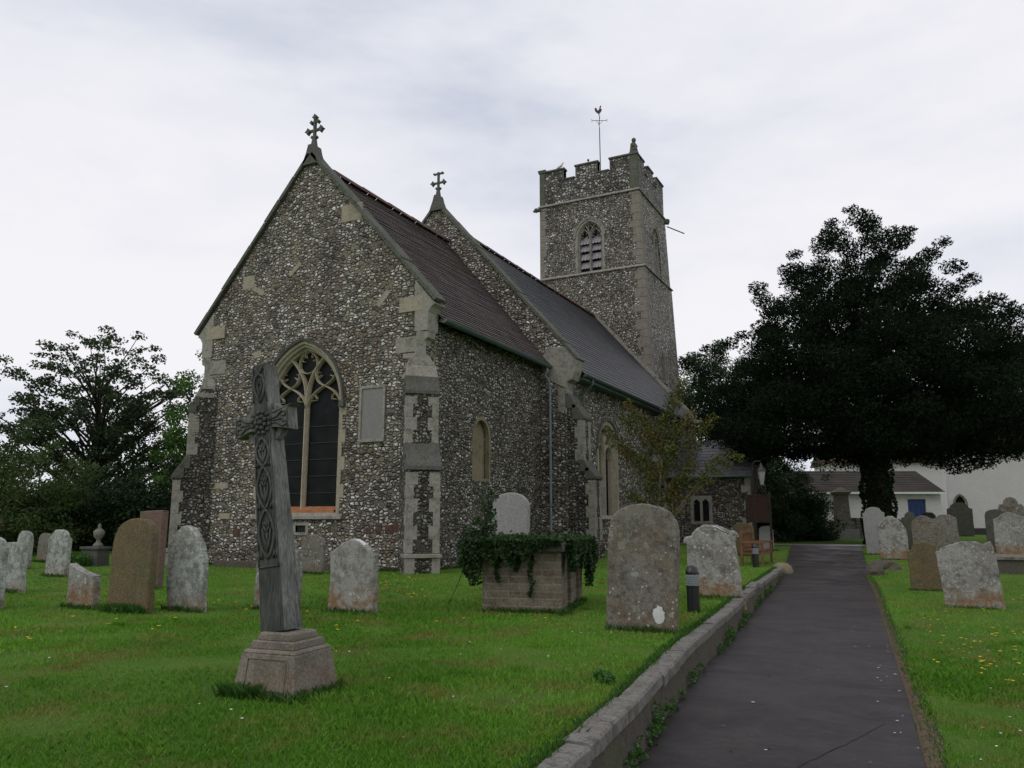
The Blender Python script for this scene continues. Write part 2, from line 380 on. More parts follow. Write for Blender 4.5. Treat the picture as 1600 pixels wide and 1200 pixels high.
# ------------------------------------------------------------------ mesh helpers
def tag(o, label=None, cat=None, group=None, kind=None):
    if label: o['label'] = label
    if cat: o['category'] = cat
    if group: o['group'] = group
    if kind: o['kind'] = kind
    return o
def thing(name, loc, label, cat, group=None, rz=0):
    o = bpy.data.objects.new(name, None)
    col.objects.link(o)
    o.location = loc
    o.rotation_euler = (0, 0, rz)
    o.empty_display_size = .2
    return tag(o, label, cat, group)
class MB:
    def __init__(s, origin=(0, 0, 0)):
        s.v = []; s.f = []; s.uv = {}; s.o = Vector(origin)
    def add(s, vs, fs, uvs=None):
        n = len(s.v)
        s.v += [tuple(v) for v in vs]
        for i, f in enumerate(fs):
            if uvs: s.uv[len(s.f)] = uvs[i]
            s.f.append(tuple(n + k for k in f))
    def box(s, x0, x1, y0, y1, z0, z1, M=None):
        vs = [Vector((x, y, z)) for z in (z0, z1) for y in (y0, y1) for x in (x0, x1)]
        if M is not None: vs = [M @ v for v in vs]
        s.add(vs, [(0, 2, 3, 1), (4, 5, 7, 6), (0, 1, 5, 4), (2, 6, 7, 3), (0, 4, 6, 2), (1, 3, 7, 5)])
    def frustum(s, a, b, M=None):
        # a=(x0,x1,y0,y1,z) bottom, b same top
        vs = [Vector((x, y, a[4])) for y in (a[2], a[3]) for x in (a[0], a[1])] + [Vector((x, y, b[4])) for y in (b[2], b[3]) for x in (b[0], b[1])]
        if M is not None: vs = [M @ v for v in vs]
        s.add(vs, [(0, 2, 3, 1), (4, 5, 7, 6), (0, 1, 5, 4), (2, 6, 7, 3), (0, 4, 6, 2), (1, 3, 7, 5)])
    def prism(s, outer, holes, fr, d0, d1):
        """outer/holes: 2D loops; fr(u,v,d)->3D"""
        loops = [outer] + list(holes)
        tess = tessellate_polygon([[Vector((p[0], p[1], 0)) for p in L] for L in loops])
        flat = [p for L in loops for p in L]
        n = len(flat)
        vs = [fr(p[0], p[1], d0) for p in flat] + [fr(p[0], p[1], d1) for p in flat]
        fs = [tuple(t) for t in tess] + [tuple(n + k for k in reversed(t)) for t in tess]
        k = 0
        for L in loops:
            m = len(L)
            for i in range(m):
                a, b = k + i, k + (i + 1) % m
                fs.append((a, b, n + b, n + a))
            k += m
        s.add(vs, fs)
    def strip(s, A, B):
        n = len(A)
        s.add(list(A) + list(B), [(i, i + 1, n + i + 1, n + i) for i in range(n - 1)])
    def tube(s, pts, rad, seg=8, cap=True):
        pts = [Vector(p) for p in pts]
        if isinstance(rad, (int, float)): rad = [rad] * len(pts)
        vs = []; up = None
        for i, p in enumerate(pts):
            t = (pts[min(i + 1, len(pts) - 1)] - pts[max(i - 1, 0)]).normalized()
            if up is None:
                up = Vector((0, 0, 1)) if abs(t.z) < .9 else Vector((1, 0, 0))
            a = t.cross(up).normalized(); b = a.cross(t).normalized(); up = b
            for k in range(seg):
                an = 2 * PI * k / seg
                vs.append(p + rad[i] * (a * math.cos(an) + b * math.sin(an)))
        fs = []
        for i in range(len(pts) - 1):
            for k in range(seg):
                fs.append((i * seg + k, i * seg + (k + 1) % seg, (i + 1) * seg + (k + 1) % seg, (i + 1) * seg + k))
        if cap:
            fs.append(tuple(range(seg))[::-1]); fs.append(tuple((len(pts) - 1) * seg + k for k in range(seg)))
        s.add(vs, fs)
    def lathe(s, prof, c=(0, 0, 0), seg=20, M=None):
        vs = []
        for r, z in prof:
            for k in range(seg):
                a = 2 * PI * k / seg
                p = Vector((c[0] + r * math.cos(a), c[1] + r * math.sin(a), c[2] + z))
                vs.append(M @ p if M is not None else p)
        fs = []
        for i in range(len(prof) - 1):
            for k in range(seg):
                fs.append((i * seg + k, i * seg + (k + 1) % seg, (i + 1) * seg + (k + 1) % seg, (i + 1) * seg + k))
        fs.append(tuple(range(seg))[::-1]); fs.append(tuple((len(prof) - 1) * seg + k for k in range(seg)))
        s.add(vs, fs)
    def sweep(s, pts, w, y0, y1, y2=None, closed=False):
        """moulded bar along a polyline in the x-z plane: front (y0) narrow, back (y1) wide"""
        y2 = (y0 + y1) / 2 if y2 is None else y2
        prof = [(-w/2, y1), (-w/2, y2), (-w/7, y0), (w/7, y0), (w/2, y2), (w/2, y1)]
        P = [Vector((p[0], p[1])) for p in pts]
        vs = []
        for i, p in enumerate(P):
            if closed: t = P[(i + 1) % len(P)] - P[i - 1]
            else: t = P[min(i + 1, len(P) - 1)] - P[max(i - 1, 0)]
            t.normalize(); nrm = Vector((t.y, -t.x))
            for u, y in prof:
                q = p + nrm * u
                vs.append((q.x, y, q.y))
        m = len(prof); n = len(P); fs = []
        for i in range(n if closed else n - 1):
            j = (i + 1) % n
            for k in range(m):
                fs.append((i*m+k, i*m+(k+1) % m, j*m+(k+1) % m, j*m+k))
        if not closed:
            fs.append(tuple(range(m))[::-1]); fs.append(tuple((n-1)*m+k for k in range(m)))
        s.add(vs, fs)
    def build(s, name, mat, parent=None, smooth=False, bevel=0, sub=0):
        me = bpy.data.meshes.new(name)
        me.from_pydata([Vector(v) - s.o for v in s.v], [], s.f)
        if s.uv:
            ul = me.uv_layers.new(name='UVMap')
            for fi, uvs in s.uv.items():
                p = me.polygons[fi]
                for li, u in zip(p.loop_indices, uvs): ul.data[li].uv = u
        me.materials.append(MATS[mat] if isinstance(mat, str) else mat)
        import bmesh
        bm = bmesh.new(); bm.from_mesh(me)
        bmesh.ops.recalc_face_normals(bm, faces=bm.faces)
        bm.to_mesh(me); bm.free()
        if smooth:
            me.polygons.foreach_set('use_smooth', [True] * len(me.polygons))
        o = bpy.data.objects.new(name, me)
        col.objects.link(o)
        if parent is not None: o.parent = parent
        if bevel:
            md = o.modifiers.new('bevel', 'BEVEL'); md.width = bevel; md.segments = 2; md.limit_method = 'ANGLE'; md.angle_limit = R(40)
        return o
def quads_mesh(name, V, mat, parent=None, val=None):
    """V: (n,4,3) array -> one mesh of n quads"""
    n = len(V)
    me = bpy.data.meshes.new(name)
    me.vertices.add(n * 4); me.vertices.foreach_set('co', V.reshape(-1).astype(np.float32))
    me.loops.add(n * 4); me.loops.foreach_set('vertex_index', np.arange(n * 4, dtype=np.int32))
    me.polygons.add(n); me.polygons.foreach_set('loop_start', np.arange(0, n * 4, 4, dtype=np.int32))
    me.polygons.foreach_set('loop_total', np.full(n, 4, dtype=np.int32))
    me.update(calc_edges=True)
    if val is not None:
        a = me.attributes.new('v', 'FLOAT', 'POINT')
        a.data.foreach_set('value', np.repeat(val, 4).astype(np.float32))
    me.materials.append(MATS[mat])
    o = bpy.data.objects.new(name, me)
    col.objects.link(o)
    if parent is not None: o.parent = parent
    return o
def leaves(rng, cen, size, asp=.5, flat=0.0, dirs=None, spread=1.0):
    n = len(cen)
    if dirs is None: d = rng.normal(size=(n, 3))
    else: d = dirs + rng.normal(size=(n, 3)) * spread
    d /= np.linalg.norm(d, axis=1)[:, None] + 1e-9
    q = rng.normal(size=(n, 3)); q[:, 2] += flat
    s = np.cross(d, q); s /= np.linalg.norm(s, axis=1)[:, None] + 1e-9
    L = size * rng.uniform(.6, 1.3, size=(n, 1))
    W = L * asp
    return np.stack([cen - d * L * .5, cen + s * W * .5 - d*L*.05, cen + d * L * .5, cen - s * W * .5 - d*L*.05], axis=1)
def in_ball(rng, n, power=.5):
    v = rng.normal(size=(n, 3)); v /= np.linalg.norm(v, axis=1)[:, None]
    return v * (rng.uniform(0, 1, size=(n, 1)) ** power)

# ------------------------------------------------------------------ ground profile
def zr_(d): return np.interp(d, [0, 14, 20, 26, 32, 48], [-.33, -.33, -.27, 0, .28, .4])
def zl_(d): return np.interp(d, [0, 24, 32, 48], [0, 0, .28, .4])
KY = [-40, 2, 4.9, 8.26, 10.34, 15.93, 22.04, 31, 34, 60]
KX = [-1.2, -1.5, -1.73, -2.14, -2.3, -2.83, -3.29, -4.3, -4.4, -4.4]
RY = [-40, 4, 6.03, 7.87, 11.13, 19.63, 22, 25.9, 31.7, 34, 60]
RX = [.3, .08, -.07, -.18, -.41, -1.01, -1.29, -1.5, -1.95, -2.0, -2.0]
def kx(y): return np.interp(y, KY, KX)
def rx(y): return np.interp(y, RY, RX)
def gz(x, y):
    d = np.hypot(x, y)
    return np.where(x < kx(y) - .06, zl_(d), zr_(d)) * 1.0
def ground():
    ys = np.concatenate([np.array([-120, -60, -30, -15]), np.arange(-8, 36, .4), np.array([36, 38, 40, 43, 46, 50, 55, 60, 80, 120, 200, 400, 900])])
    offL = [-900, -400, -150, -80, -50] + list(np.arange(-36, -.5, 1.0)) + [-.3, -.10]
    rows = []
    for y in ys:
        K, RR = float(kx(y)), float(rx(y))
        xs = [K + o for o in offL] + [K - .04, K + .3, (K + RR) / 2, RR - .01, RR + .06] + [RR + o for o in list(np.arange(.5, 16, 1.0)) + [25, 50, 100, 250, 900]]
        row = []
        for i, x in enumerate(xs):
            d = math.hypot(x, y)
            z = float(zl_(d)) if i < len(offL) else float(zr_(d))
            if i >= len(offL) + 4: z += .03 if d < 30 else 0
            elif i >= len(offL): z -= .012
            row.append((x, float(y), z))
        rows.append(row)
    n = len(rows[0])
    mb = MB()
    mb.v = [p for r in rows for p in r]
    mb.f = [(j*n+i, j*n+i+1, (j+1)*n+i+1, (j+1)*n+i) for j in range(len(rows) - 1) for i in range(n - 1)]
    o = mb.build('ground', 'lawn'); o['kind'] = 'structure'
    # path sheet
    mb = MB(); A = []; B = []
    rnd = random.Random(5)
    for y in np.arange(-8, 32.6, .2):
        K, RR = float(kx(y)), float(rx(y))
        z0 = float(zr_(math.hypot(K, y))); z1 = float(zr_(math.hypot(RR, y)))
        j = rnd.uniform(-.018, .018)
        A.append((K + .0, y, z0 + .006)); B.append((RR + j, y, z1 + .006))
    C_ = [((a[0] + b[0]) / 2, a[1], (a[2] + b[2]) / 2 + .012) for a, b in zip(A, B)]
    mb.strip(A, C_); mb.strip(C_, B)
    mb.build('path', 'asphalt', smooth=True)['kind'] = 'structure'
    # cross path at the far end
    mb = MB(); pts = [(-9, 32.5), (5, 32.5), (5, 34.2), (-9, 34.2)]
    mb.add([(x, y, float(zr_(math.hypot(x, y))) + .012) for x, y in pts], [(0, 1, 2, 3)])
    pm = plain('pavement', (.20, .19, .20), .4, .5)
    mb.build('cross_path', 'pavement')['kind'] = 'structure'
    # soil margin on the right of the path
    mb = MB(); A = []; B = []; C2 = []
    for y in np.arange(2.5, 21, .12):
        RR = float(rx(y)); z = float(zr_(math.hypot(RR, y)))
        wv = .035 + .03 * math.sin(y * 3.1) + rnd.uniform(-.02, .02) + (.10 if 8.6 < y < 9.6 else 0) * rnd.uniform(.5, 1)
        A.append((RR - .02, y, z + .01)); B.append((RR + .03, y, z + .036)); C2.append((RR + .06 + max(.02, wv), y, z + .037))
    mb.strip(A, B); mb.strip(B, C2)
    mb.build('soil_margin', 'soil')['kind'] = 'structure'
ground()

# kerb: retaining wall of stone with coping slabs beside the path
def kerb():
    t = thing('retaining_wall', (-2.14, 8.26, 0), 'low mossy retaining wall with pale stone coping slabs between the lawn and the wet path', 'wall')
    o = t.location.copy()
    rnd = random.Random(3)
    y = 1.0
    face = MB(o); n = 0
    ys = np.arange(1.0, 22.3, .25)
    A = [(float(kx(v)) + .0 + rnd.uniform(-.012, .012), v, float(zl_(math.hypot(kx(v), v))) - .045) for v in ys]
    B = [(a[0] + rnd.uniform(.0, .03), a[1], float(zr_(math.hypot(a[0], a[1]))) - .05) for a in A]
    A2 = [(a[0] - .12, a[1], a[2]) for a in A]
    face.strip(A, B); face.strip(A, A2)
    face.build('wall_face', 'kerb_wall', t)
    while y < 22:
        L = rnd.uniform(.85, 1.25)
        y1 = min(y + L, 22.2)
        gap = 12.75 < y < 13.4
        lift = rnd.uniform(-.008, .012) + (.03 if y > 13.2 and y < 16 else 0)
        mb = MB(o)
        k0, k1 = float(kx(y)), float(kx(y1 - .015))
        z0 = float(zl_(math.hypot(k0, y))) + lift; z1 = z0 + rnd.uniform(-.006, .006)
        wd = .130 + rnd.uniform(-.015, .02); ov = .02 + rnd.uniform(-.008, .008)
        nseg = 5
        Lt = []; 
        for i in range(nseg + 1):
            f = i / nseg; yy = y + (y1 - .012 - y) * f; kk = k0 + (k1 - k0) * f; zz = z0 + (z1 - z0) * f
            e = rnd.uniform(-.006, .006)
            Lt.append([(kk - wd, yy, zz - .06), (kk - wd + e, yy, zz + .02), (kk + ov - .015 + e, yy, zz + .02), (kk + ov + e, yy, zz + .005), (kk + ov + e, yy, zz - .07), (kk - .02, yy, zz - .07)])
        vs = [p for r in Lt for p in r]; m = 6
        fs = [(i*m+k, i*m+(k+1) % m, (i+1)*m+(k+1) % m, (i+1)*m+k) for i in range(nseg) for k in range(m)]
        fs += [tuple(range(m)), tuple(nseg * m + k for k in range(m))]
        mb.add(vs, fs)
        mb.build('coping_slab', 'kerb_stone', t)
        y = y1
kerb()

# ------------------------------------------------------------------ the church
CH = thing('church', (-14.75, 16.43, 0), 'flint parish church with steep tiled roofs and a battlemented tower at its far end', 'church')
CO = CH.location.copy()
fx = lambda Y, s=1: (lambda u, v, d: (u, Y + s * d, v))         # walls facing -y: u = x, v = z, depth goes +y
fy = lambda X, s=-1: (lambda u, v, d: (X + s * d, u, v))        # walls facing +x: u = y
def arch(cx, a, zs, rise, off=0.0, sill=None, n=14):
    """pointed arch loop, counter-clockwise from bottom left; off = outward offset"""
    Rr = (a * a + rise * rise) / (2 * a)
    R2 = Rr + off
    cl = cx - a + Rr
    cr = cx + a - Rr
    th = math.acos(max(-1, min(1, (Rr - a) / R2)))
    L = [(cl - R2 * math.cos(th * i / n), zs + R2 * math.sin(th * i / n)) for i in range(n + 1)]
    Rt = [(cr + R2 * math.cos(th * (n - i) / n), zs + R2 * math.sin(th * (n - i) / n)) for i in range(1, n + 1)]
    out = L + Rt
    if sill is not None: out = [(cx - a - off, sill)] + out + [(cx + a + off, sill)]
    return out
def wallbox(name, mat, outer, holes, fr, th, parent=CH, label=None):
    mb = MB(CO); mb.prism(outer, holes, fr, 0, th)
    o = mb.build(name, mat, parent)
    if label: o['label'] = label
    return o
XA, XB, Y0, Y1, Y2 = -18.5, -10.93, 16.43, 23.65, 39.65
XC = -14.75
# east gable wall with the hole of the east window
EWc, EWa, EWs, EWr = -14.79, 1.19, 4.32, 1.56
ewhole = arch(EWc, EWa, EWs, EWr, .20, 1.40)
gab = [(XA, -.6), (XB, -.6), (XB, 7.17), (XC - .07, 11.60), (XA, 7.17)]
vent = [(-14.78, .92), (-14.44, .92), (-14.44, 1.10), (-14.78, 1.10)]
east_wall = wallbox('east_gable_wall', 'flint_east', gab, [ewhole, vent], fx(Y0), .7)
# north chancel wall with the blocked lancet
def round_arch(cx, a, zs, z0, n=12):
    return [(cx - a, z0)] + [(cx - a * math.cos(PI * i / n), zs + a * 1.15 * math.sin(PI * i / n)) for i in range(n + 1)] + [(cx + a, z0)]
lanc = round_arch(19.62, .47, 3.55, 2.38)
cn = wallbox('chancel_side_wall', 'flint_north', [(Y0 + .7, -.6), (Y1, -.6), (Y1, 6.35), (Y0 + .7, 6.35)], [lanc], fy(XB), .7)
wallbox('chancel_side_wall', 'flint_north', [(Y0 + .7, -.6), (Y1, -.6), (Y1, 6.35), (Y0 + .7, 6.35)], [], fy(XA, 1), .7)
bw = MB(CO); bw.prism(round_arch(19.62, .465, 3.55, 2.385), [], fy(XB - .16), 0, .2)
b_ = bw.build('blocked_window', 'render_brown', CH); b_['label'] = 'narrow round-headed window blocked up with brown render'
fr_ = MB(CO)
fr_.prism(round_arch(19.62, .53, 3.55, 2.32), [round_arch(19.62, .44, 3.55, 2.40)], fy(XB + .004), 0, .13)
fr_.build('window_surround', 'render_brown', b_)

def reveal(rings, mat, name, parent, Y=None, X=None, org=CO):
    """rings: list of (loop, depth): stitched into a splayed moulding (open at the bottom)"""
    mb = MB(org)
    fr = fx(Y) if Y is not None else fy(X)
    for (A, da), (B, db) in zip(rings[:-1], rings[1:]):
        mb.strip([fr(p[0], p[1], da) for p in A], [fr(p[0], p[1], db) for p in B])
    return mb.build(name, mat, parent, smooth=False)
# ---- east window
ew = reveal([(arch(EWc, EWa, EWs, EWr, .25, 1.40), -.012), (arch(EWc, EWa, EWs, EWr, .16, 1.40), -.016), (arch(EWc, EWa, EWs, EWr, .13, 1.40), .05),
             (arch(EWc, EWa, EWs, EWr, .08, 1.40), .06), (arch(EWc, EWa, EWs, EWr, .06, 1.40), .15), (arch(EWc, EWa, EWs, EWr, .01, 1.40), .17), (arch(EWc, EWa, EWs, EWr, .0, 1.40), .30)],
            'limestone_yellow', 'east_window', CH, Y=Y0)
ew['label'] = 'tall pointed two-light window with curving stone tracery'
for s in (-1, 1):   # long-and-short jamb stones
    mb = MB(CO)
    for i, z in enumerate(np.arange(1.45, 4.3, .36)):
        e = .30 if i % 2 else .19
        x0, x1 = EWc + s * (EWa + .2), EWc + s * (EWa + e + .07)
        mb.box(min(x0, x1), max(x0, x1), Y0 - .014, Y0 + .1, z, z + .345)
    mb.build('jamb_stones', 'limestone_yellow', ew, bevel=.008)
mb = MB(CO)
hd = arch(EWc, EWa, EWs, EWr, .31, None, 16)
hd2 = arch(EWc, EWa, EWs, EWr, .24, None, 16)
f0, f1, f2 = fx(Y0 - .10), fx(Y0 - .07), fx(Y0 + .02)
mb.strip([f2(p[0], p[1], 0) for p in hd], [f0(p[0], p[1], 0) for p in hd])
mb.strip([f0(p[0], p[1], 0) for p in hd], [f1(p[0], p[1], 0) for p in hd2])
mb.strip([f1(p[0], p[1], 0) for p in hd2], [f2(p[0], p[1], 0) for p in hd2])
for s in (-1, 1):
    mb.box(EWc + s * (EWa + .27) - .08, EWc + s * (EWa + .27) + .08, Y0 - .12, Y0 + .05, EWs - .14, EWs + .04)
mb.build('hood_mould', 'limestone_dark', ew)
mb = MB(CO)
mb.sweep([(EWc, 1.5), (EWc, 4.3)], .105, Y0 + .16, Y0 + .36)
def arc(cx, cz, r, a0, a1, n=12): return [(EWc + cx + r * math.cos(R(a0 + (a1 - a0) * i / n)), cz + r * math.sin(R(a0 + (a1 - a0) * i / n))) for i in range(n + 1)]
def spl(pts, n=8, cx=EWc):
    P = [Vector((p[0], p[1])) for p in pts]; out = []
    for i in range(len(P) - 1):
        p0 = P[max(i - 1, 0)]; p1 = P[i]; p2 = P[i + 1]; p3 = P[min(i + 2, len(P) - 1)]
        for k in range(n):
            t = k / n
            q = .5 * ((2 * p1) + (-p0 + p2) * t + (2 * p0 - 5 * p1 + 4 * p2 - p3) * t * t + (-p0 + 3 * p1 - 3 * p2 + p3) * t ** 3)
            out.append((cx + q.x, q.y))
    out.append((cx + P[-1].x, P[-1].y))
    return out
for s in (-1, 1):
    mb.sweep(spl([(0, 4.25), (s*.02, 4.6), (s*.09, 4.95), (s*.25, 5.28), (s*.50, 5.58), (s*.62, 5.68)]), .07, Y0 + .16, Y0 + .33)
    mb.sweep(spl([(s*1.2, 4.2), (s*1.13, 4.45), (s*.92, 4.68), (s*.60, 4.86)]), .05, Y0 + .18, Y0 + .33)
    mb.sweep(spl([(0, 4.2), (s*.07, 4.45), (s*.28, 4.68), (s*.60, 4.86)]), .05, Y0 + .18, Y0 + .33)
    mb.sweep(spl([(s*.60, 4.84), (s*.86, 5.0), (s*1.0, 5.2), (s*.98, 5.34)]), .045, Y0 + .18, Y0 + .33)
    mb.sweep(spl([(s*.60, 4.84), (s*.38, 4.98), (s*.29, 5.2), (s*.30, 5.34)]), .045, Y0 + .18, Y0 + .33)
    mb.sweep(spl([(s*.32, 5.42), (s*.30, 5.60), (s*.20, 5.76), (s*.02, 5.88)]), .04, Y0 + .19, Y0 + .33)
    mb.sweep(spl([(s*.30, 5.40), (s*.18, 5.28), (0, 5.24)]), .045, Y0 + .19, Y0 + .34)
    for (cx, cz, dx, dz) in ((1.02, 4.45, -.17, .02), (.95, 4.62, -.10, -.12), (.16, 4.45, .17, .02), (.24, 4.62, .10, -.12), (.9, 5.08, -.13, .06), (.36, 5.08, .12, .08), (.98, 5.25, -.16, .02), (.3, 5.22, .12, .02), (.28, 5.6, -.12, -.02), (.15, 5.8, -.05, -.12)):
        mb.sweep(spl([(s*cx, cz), (s*(cx + dx*.6), cz + dz*.4 + .012), (s*(cx + dx), cz + dz)], 4), .028, Y0 + .21, Y0 + .30)
mb.build('tracery', 'tracery_stone', ew)
mb = MB(CO); mb.prism(arch(EWc, EWa, EWs, EWr, .03, 1.5), [], fx(Y0 + .31), 0, .02)
mb.build('pane', 'glass_dark', ew)
for zb in np.arange(1.95, 4.2, .45):
    mb = MB(CO); mb.box(EWc - 1.15, EWc + 1.15, Y0 + .285, Y0 + .297, zb, zb + .014); mb.build('saddle_bar', 'iron_dark', ew)
mb = MB(CO)
mb.add([(EWc - 1.22, Y0 + .31, 1.60), (EWc + 1.22, Y0 + .31, 1.60), (EWc + 1.22, Y0 + .06, 1.50), (EWc - 1.22, Y0 + .06, 1.50), (EWc - 1.22, Y0 + .06, 1.42), (EWc + 1.22, Y0 + .06, 1.42)], [(0, 1, 2, 3), (3, 2, 5, 4)])
mb.build('sill_tiles', 'terracotta', ew)
mb = MB(CO)
mb.frustum((EWc - 1.56, EWc + 1.56, Y0 - .09, Y0 + .1, 1.26), (EWc - 1.56, EWc + 1.56, Y0 - .09, Y0 + .1, 1.34))
mb.frustum((EWc - 1.55, EWc + 1.55, Y0 - .085, Y0 + .1, 1.342), (EWc - 1.50, EWc + 1.50, Y0 + .05, Y0 + .1, 1.43))
mb.build('sill', 'limestone', ew, bevel=.01)
# ---- vent below the window, wall tablet
mb = MB(CO)
mb.prism([(-14.88, .84), (-14.35, .84), (-14.35, 1.18), (-14.88, 1.18)], [vent], fx(Y0 - .02), 0, .08)
vf = mb.build('air_vent', 'limestone', CH, bevel=.006)
mb = MB(CO); mb.box(-14.79, -14.43, Y0 + .06, Y0 + .08, .91, 1.11)
for i in range(1, 6): mb.box(-14.78 + i*.057 - .006, -14.78 + i*.057 + .006, Y0 + .04, Y0 + .055, .92, 1.10)
mb.build('grille', 'iron_dark', vf)
PL = (-12.79, -11.97, 3.21, 4.68)
mb = MB(CO)
mb.prism([(PL[0], PL[2]), (PL[1], PL[2]), (PL[1], PL[3]), (PL[0], PL[3])], [[(PL[0]+.075, PL[2]+.075), (PL[1]-.075, PL[2]+.075), (PL[1]-.075, PL[3]-.075), (PL[0]+.075, PL[3]-.075)]], fx(Y0 - .05), 0, .1)
pq = mb.build('memorial_tablet', 'limestone', CH, bevel=.008); pq['label'] = 'pale stone frame round a plain grey slate wall tablet'
mb = MB(CO); mb.box(PL[0]+.07, PL[1]-.07, Y0 - .02, Y0 + .03, PL[2]+.07, PL[3]-.07); mb.build('slab', 'plaque_grey', pq)
# ---- odd stones let into the flint of the gable
mb = MB(CO)
rnd = random.Random(11)
def wallstone(x, z, wdt, h, rot=0):
    M = Matrix.Translation((x, Y0, z)) @ Matrix.Rotation(-R(rot), 4, 'Y')
    mb.box(-wdt/2, wdt/2, -.008, .05, -h/2, h/2, M)
for a in ((-12.15, 7.0, .52, .16, 48), (-15.25, 8.25, .5, .13, 40), (-16.6, 7.8, .5, .14, -28), (-13.3, 9.6, .7, .5, 0), (-17.0, 8.1, .45, .4, 0), (-17.6, 2.2, .5, .16, 0), (-17.4, 1.35, .4, .16, 0), (-16.5, 5.9, .3, .2, 10)):
    mb = MB(CO); wallstone(*a); mb.build('wall_stone', 'limestone_yellow', CH, bevel=.01)
mb = MB(CO)
for a in ((-12.1, 1.0, .2, .18), (-12.4, .97, .18, .17), (-11.75, 1.0, .32, .24), (-16.9, .9, .3, .24), (-11.55, 1.08, .18, .3)):
    mb = MB(CO); wallstone(a[0], a[1], a[2], a[3]); mb.build('ironstone_block', 'ironstone', CH, bevel=.03)

# ---- diagonal stepped buttresses of the chancel
def buttress(corner, ang, hw, prof, weath, mat, qpitch=.32, label=None, emb=.5, q1=.17, q2=.27):
    M = Matrix.Translation(corner) @ Matrix.Rotation(ang, 4, 'Z')      # local x = outwards, y = tangent
    mb = MB(CO)
    pr = [(-emb, prof[0][1])] + prof + [(-emb, prof[-1][1])]
    mb.prism(pr, [], lambda u, v, d: M @ Vector((u, d, v)), -hw, hw)
    o = mb.build('buttress', mat, CH)
    if label: o['label'] = label
    for (d, z0, z1, tone) in weath['quoins']:
        for s in (-1, 1):
            mb = MB(CO); z = z0; i = 0
            while z < z1 - .08:
                h = min(qpitch, z1 - z)
                w_ = q2 if i % 2 else q1
                q = .20 if i % 2 else .29
                y0, y1 = s * (hw + .006), s * (hw + .006 - w_)
                mb.box(d - q, d + .006, min(y0, y1), max(y0, y1), z + .002, z + h - .002, M)
                z += h; i += 1
            mb.build('quoins', 'limestone', o, bevel=.005)
    for (d0, z0, d1, z1) in weath['slopes']:      # (outer d, z) -> (inner d, z)
        n = 2
        mb = MB(CO)
        for i in range(n):
            a = i / n; b = (i + 1) / n
            p0 = (d0 + (d1 - d0) * a, z0 + (z1 - z0) * a); p1 = (d0 + (d1 - d0) * b, z0 + (z1 - z0) * b)
            e = .045 if i == 0 else .0
            loop = [(p0[0] + e, p0[1] - .06), (p0[0] + e, p0[1] + .03), (p1[0] + .012, p1[1] + .05), (p1[0] - .12, p1[1] + .05), (p1[0] - .12, p0[1] - .06)]
            mb.prism(loop, [], lambda u, v, d: M @ Vector((u, d, v)), -hw - .025, hw + .025)
        mb.build('weathering', 'limestone_dark', o, bevel=.006)
    return o, M
prof = [(.76, -.6), (.76, .38), (.66, .44), (.66, 2.50), (.36, 3.04), (.36, 4.38), (.06, 5.0)]
wth = dict(quoins=[(.66, .46, 2.36, 0), (.36, 3.08, 4.24, 0)], slopes=[(.66, 2.48, .36, 3.02), (.36, 4.36, .22, 4.72)])
for cx, ang in ((XB, -PI / 4), (XA, -3 * PI / 4)):
    o, M = buttress((cx, Y0, 0), ang, .40, prof, wth, 'flint_dark')
    mb = MB(CO)
    mb.box(.2, .80, -.44, .44, .36, .45, M)                                   # plinth string
    for s in (-1, 1): mb.box(.5, .765, min(s*.405, s*.2), max(s*.405, s*.2), -.6, .355, M)
    mb.build('plinth', 'limestone', o, bevel=.012)
    mb = MB(CO)                                                                # gabled head above the upper slope
    mb.frustum((-.3, .235, -.415, .415, 4.74), (-.3, .10, -.38, .38, 5.08), M)
    mb.frustum((-.3, .085, -.36, .36, 5.083), (-.3, .03, -.20, .20, 5.36), M)
    mb.prism([(-.14, 4.9), (.14, 4.9), (.11, 5.97), (-.11, 5.97)], [], lambda u, v, d: M @ Vector((d, u, v)), -.25, .045)
    mb.build('gablet', 'limestone', o, bevel=.012)
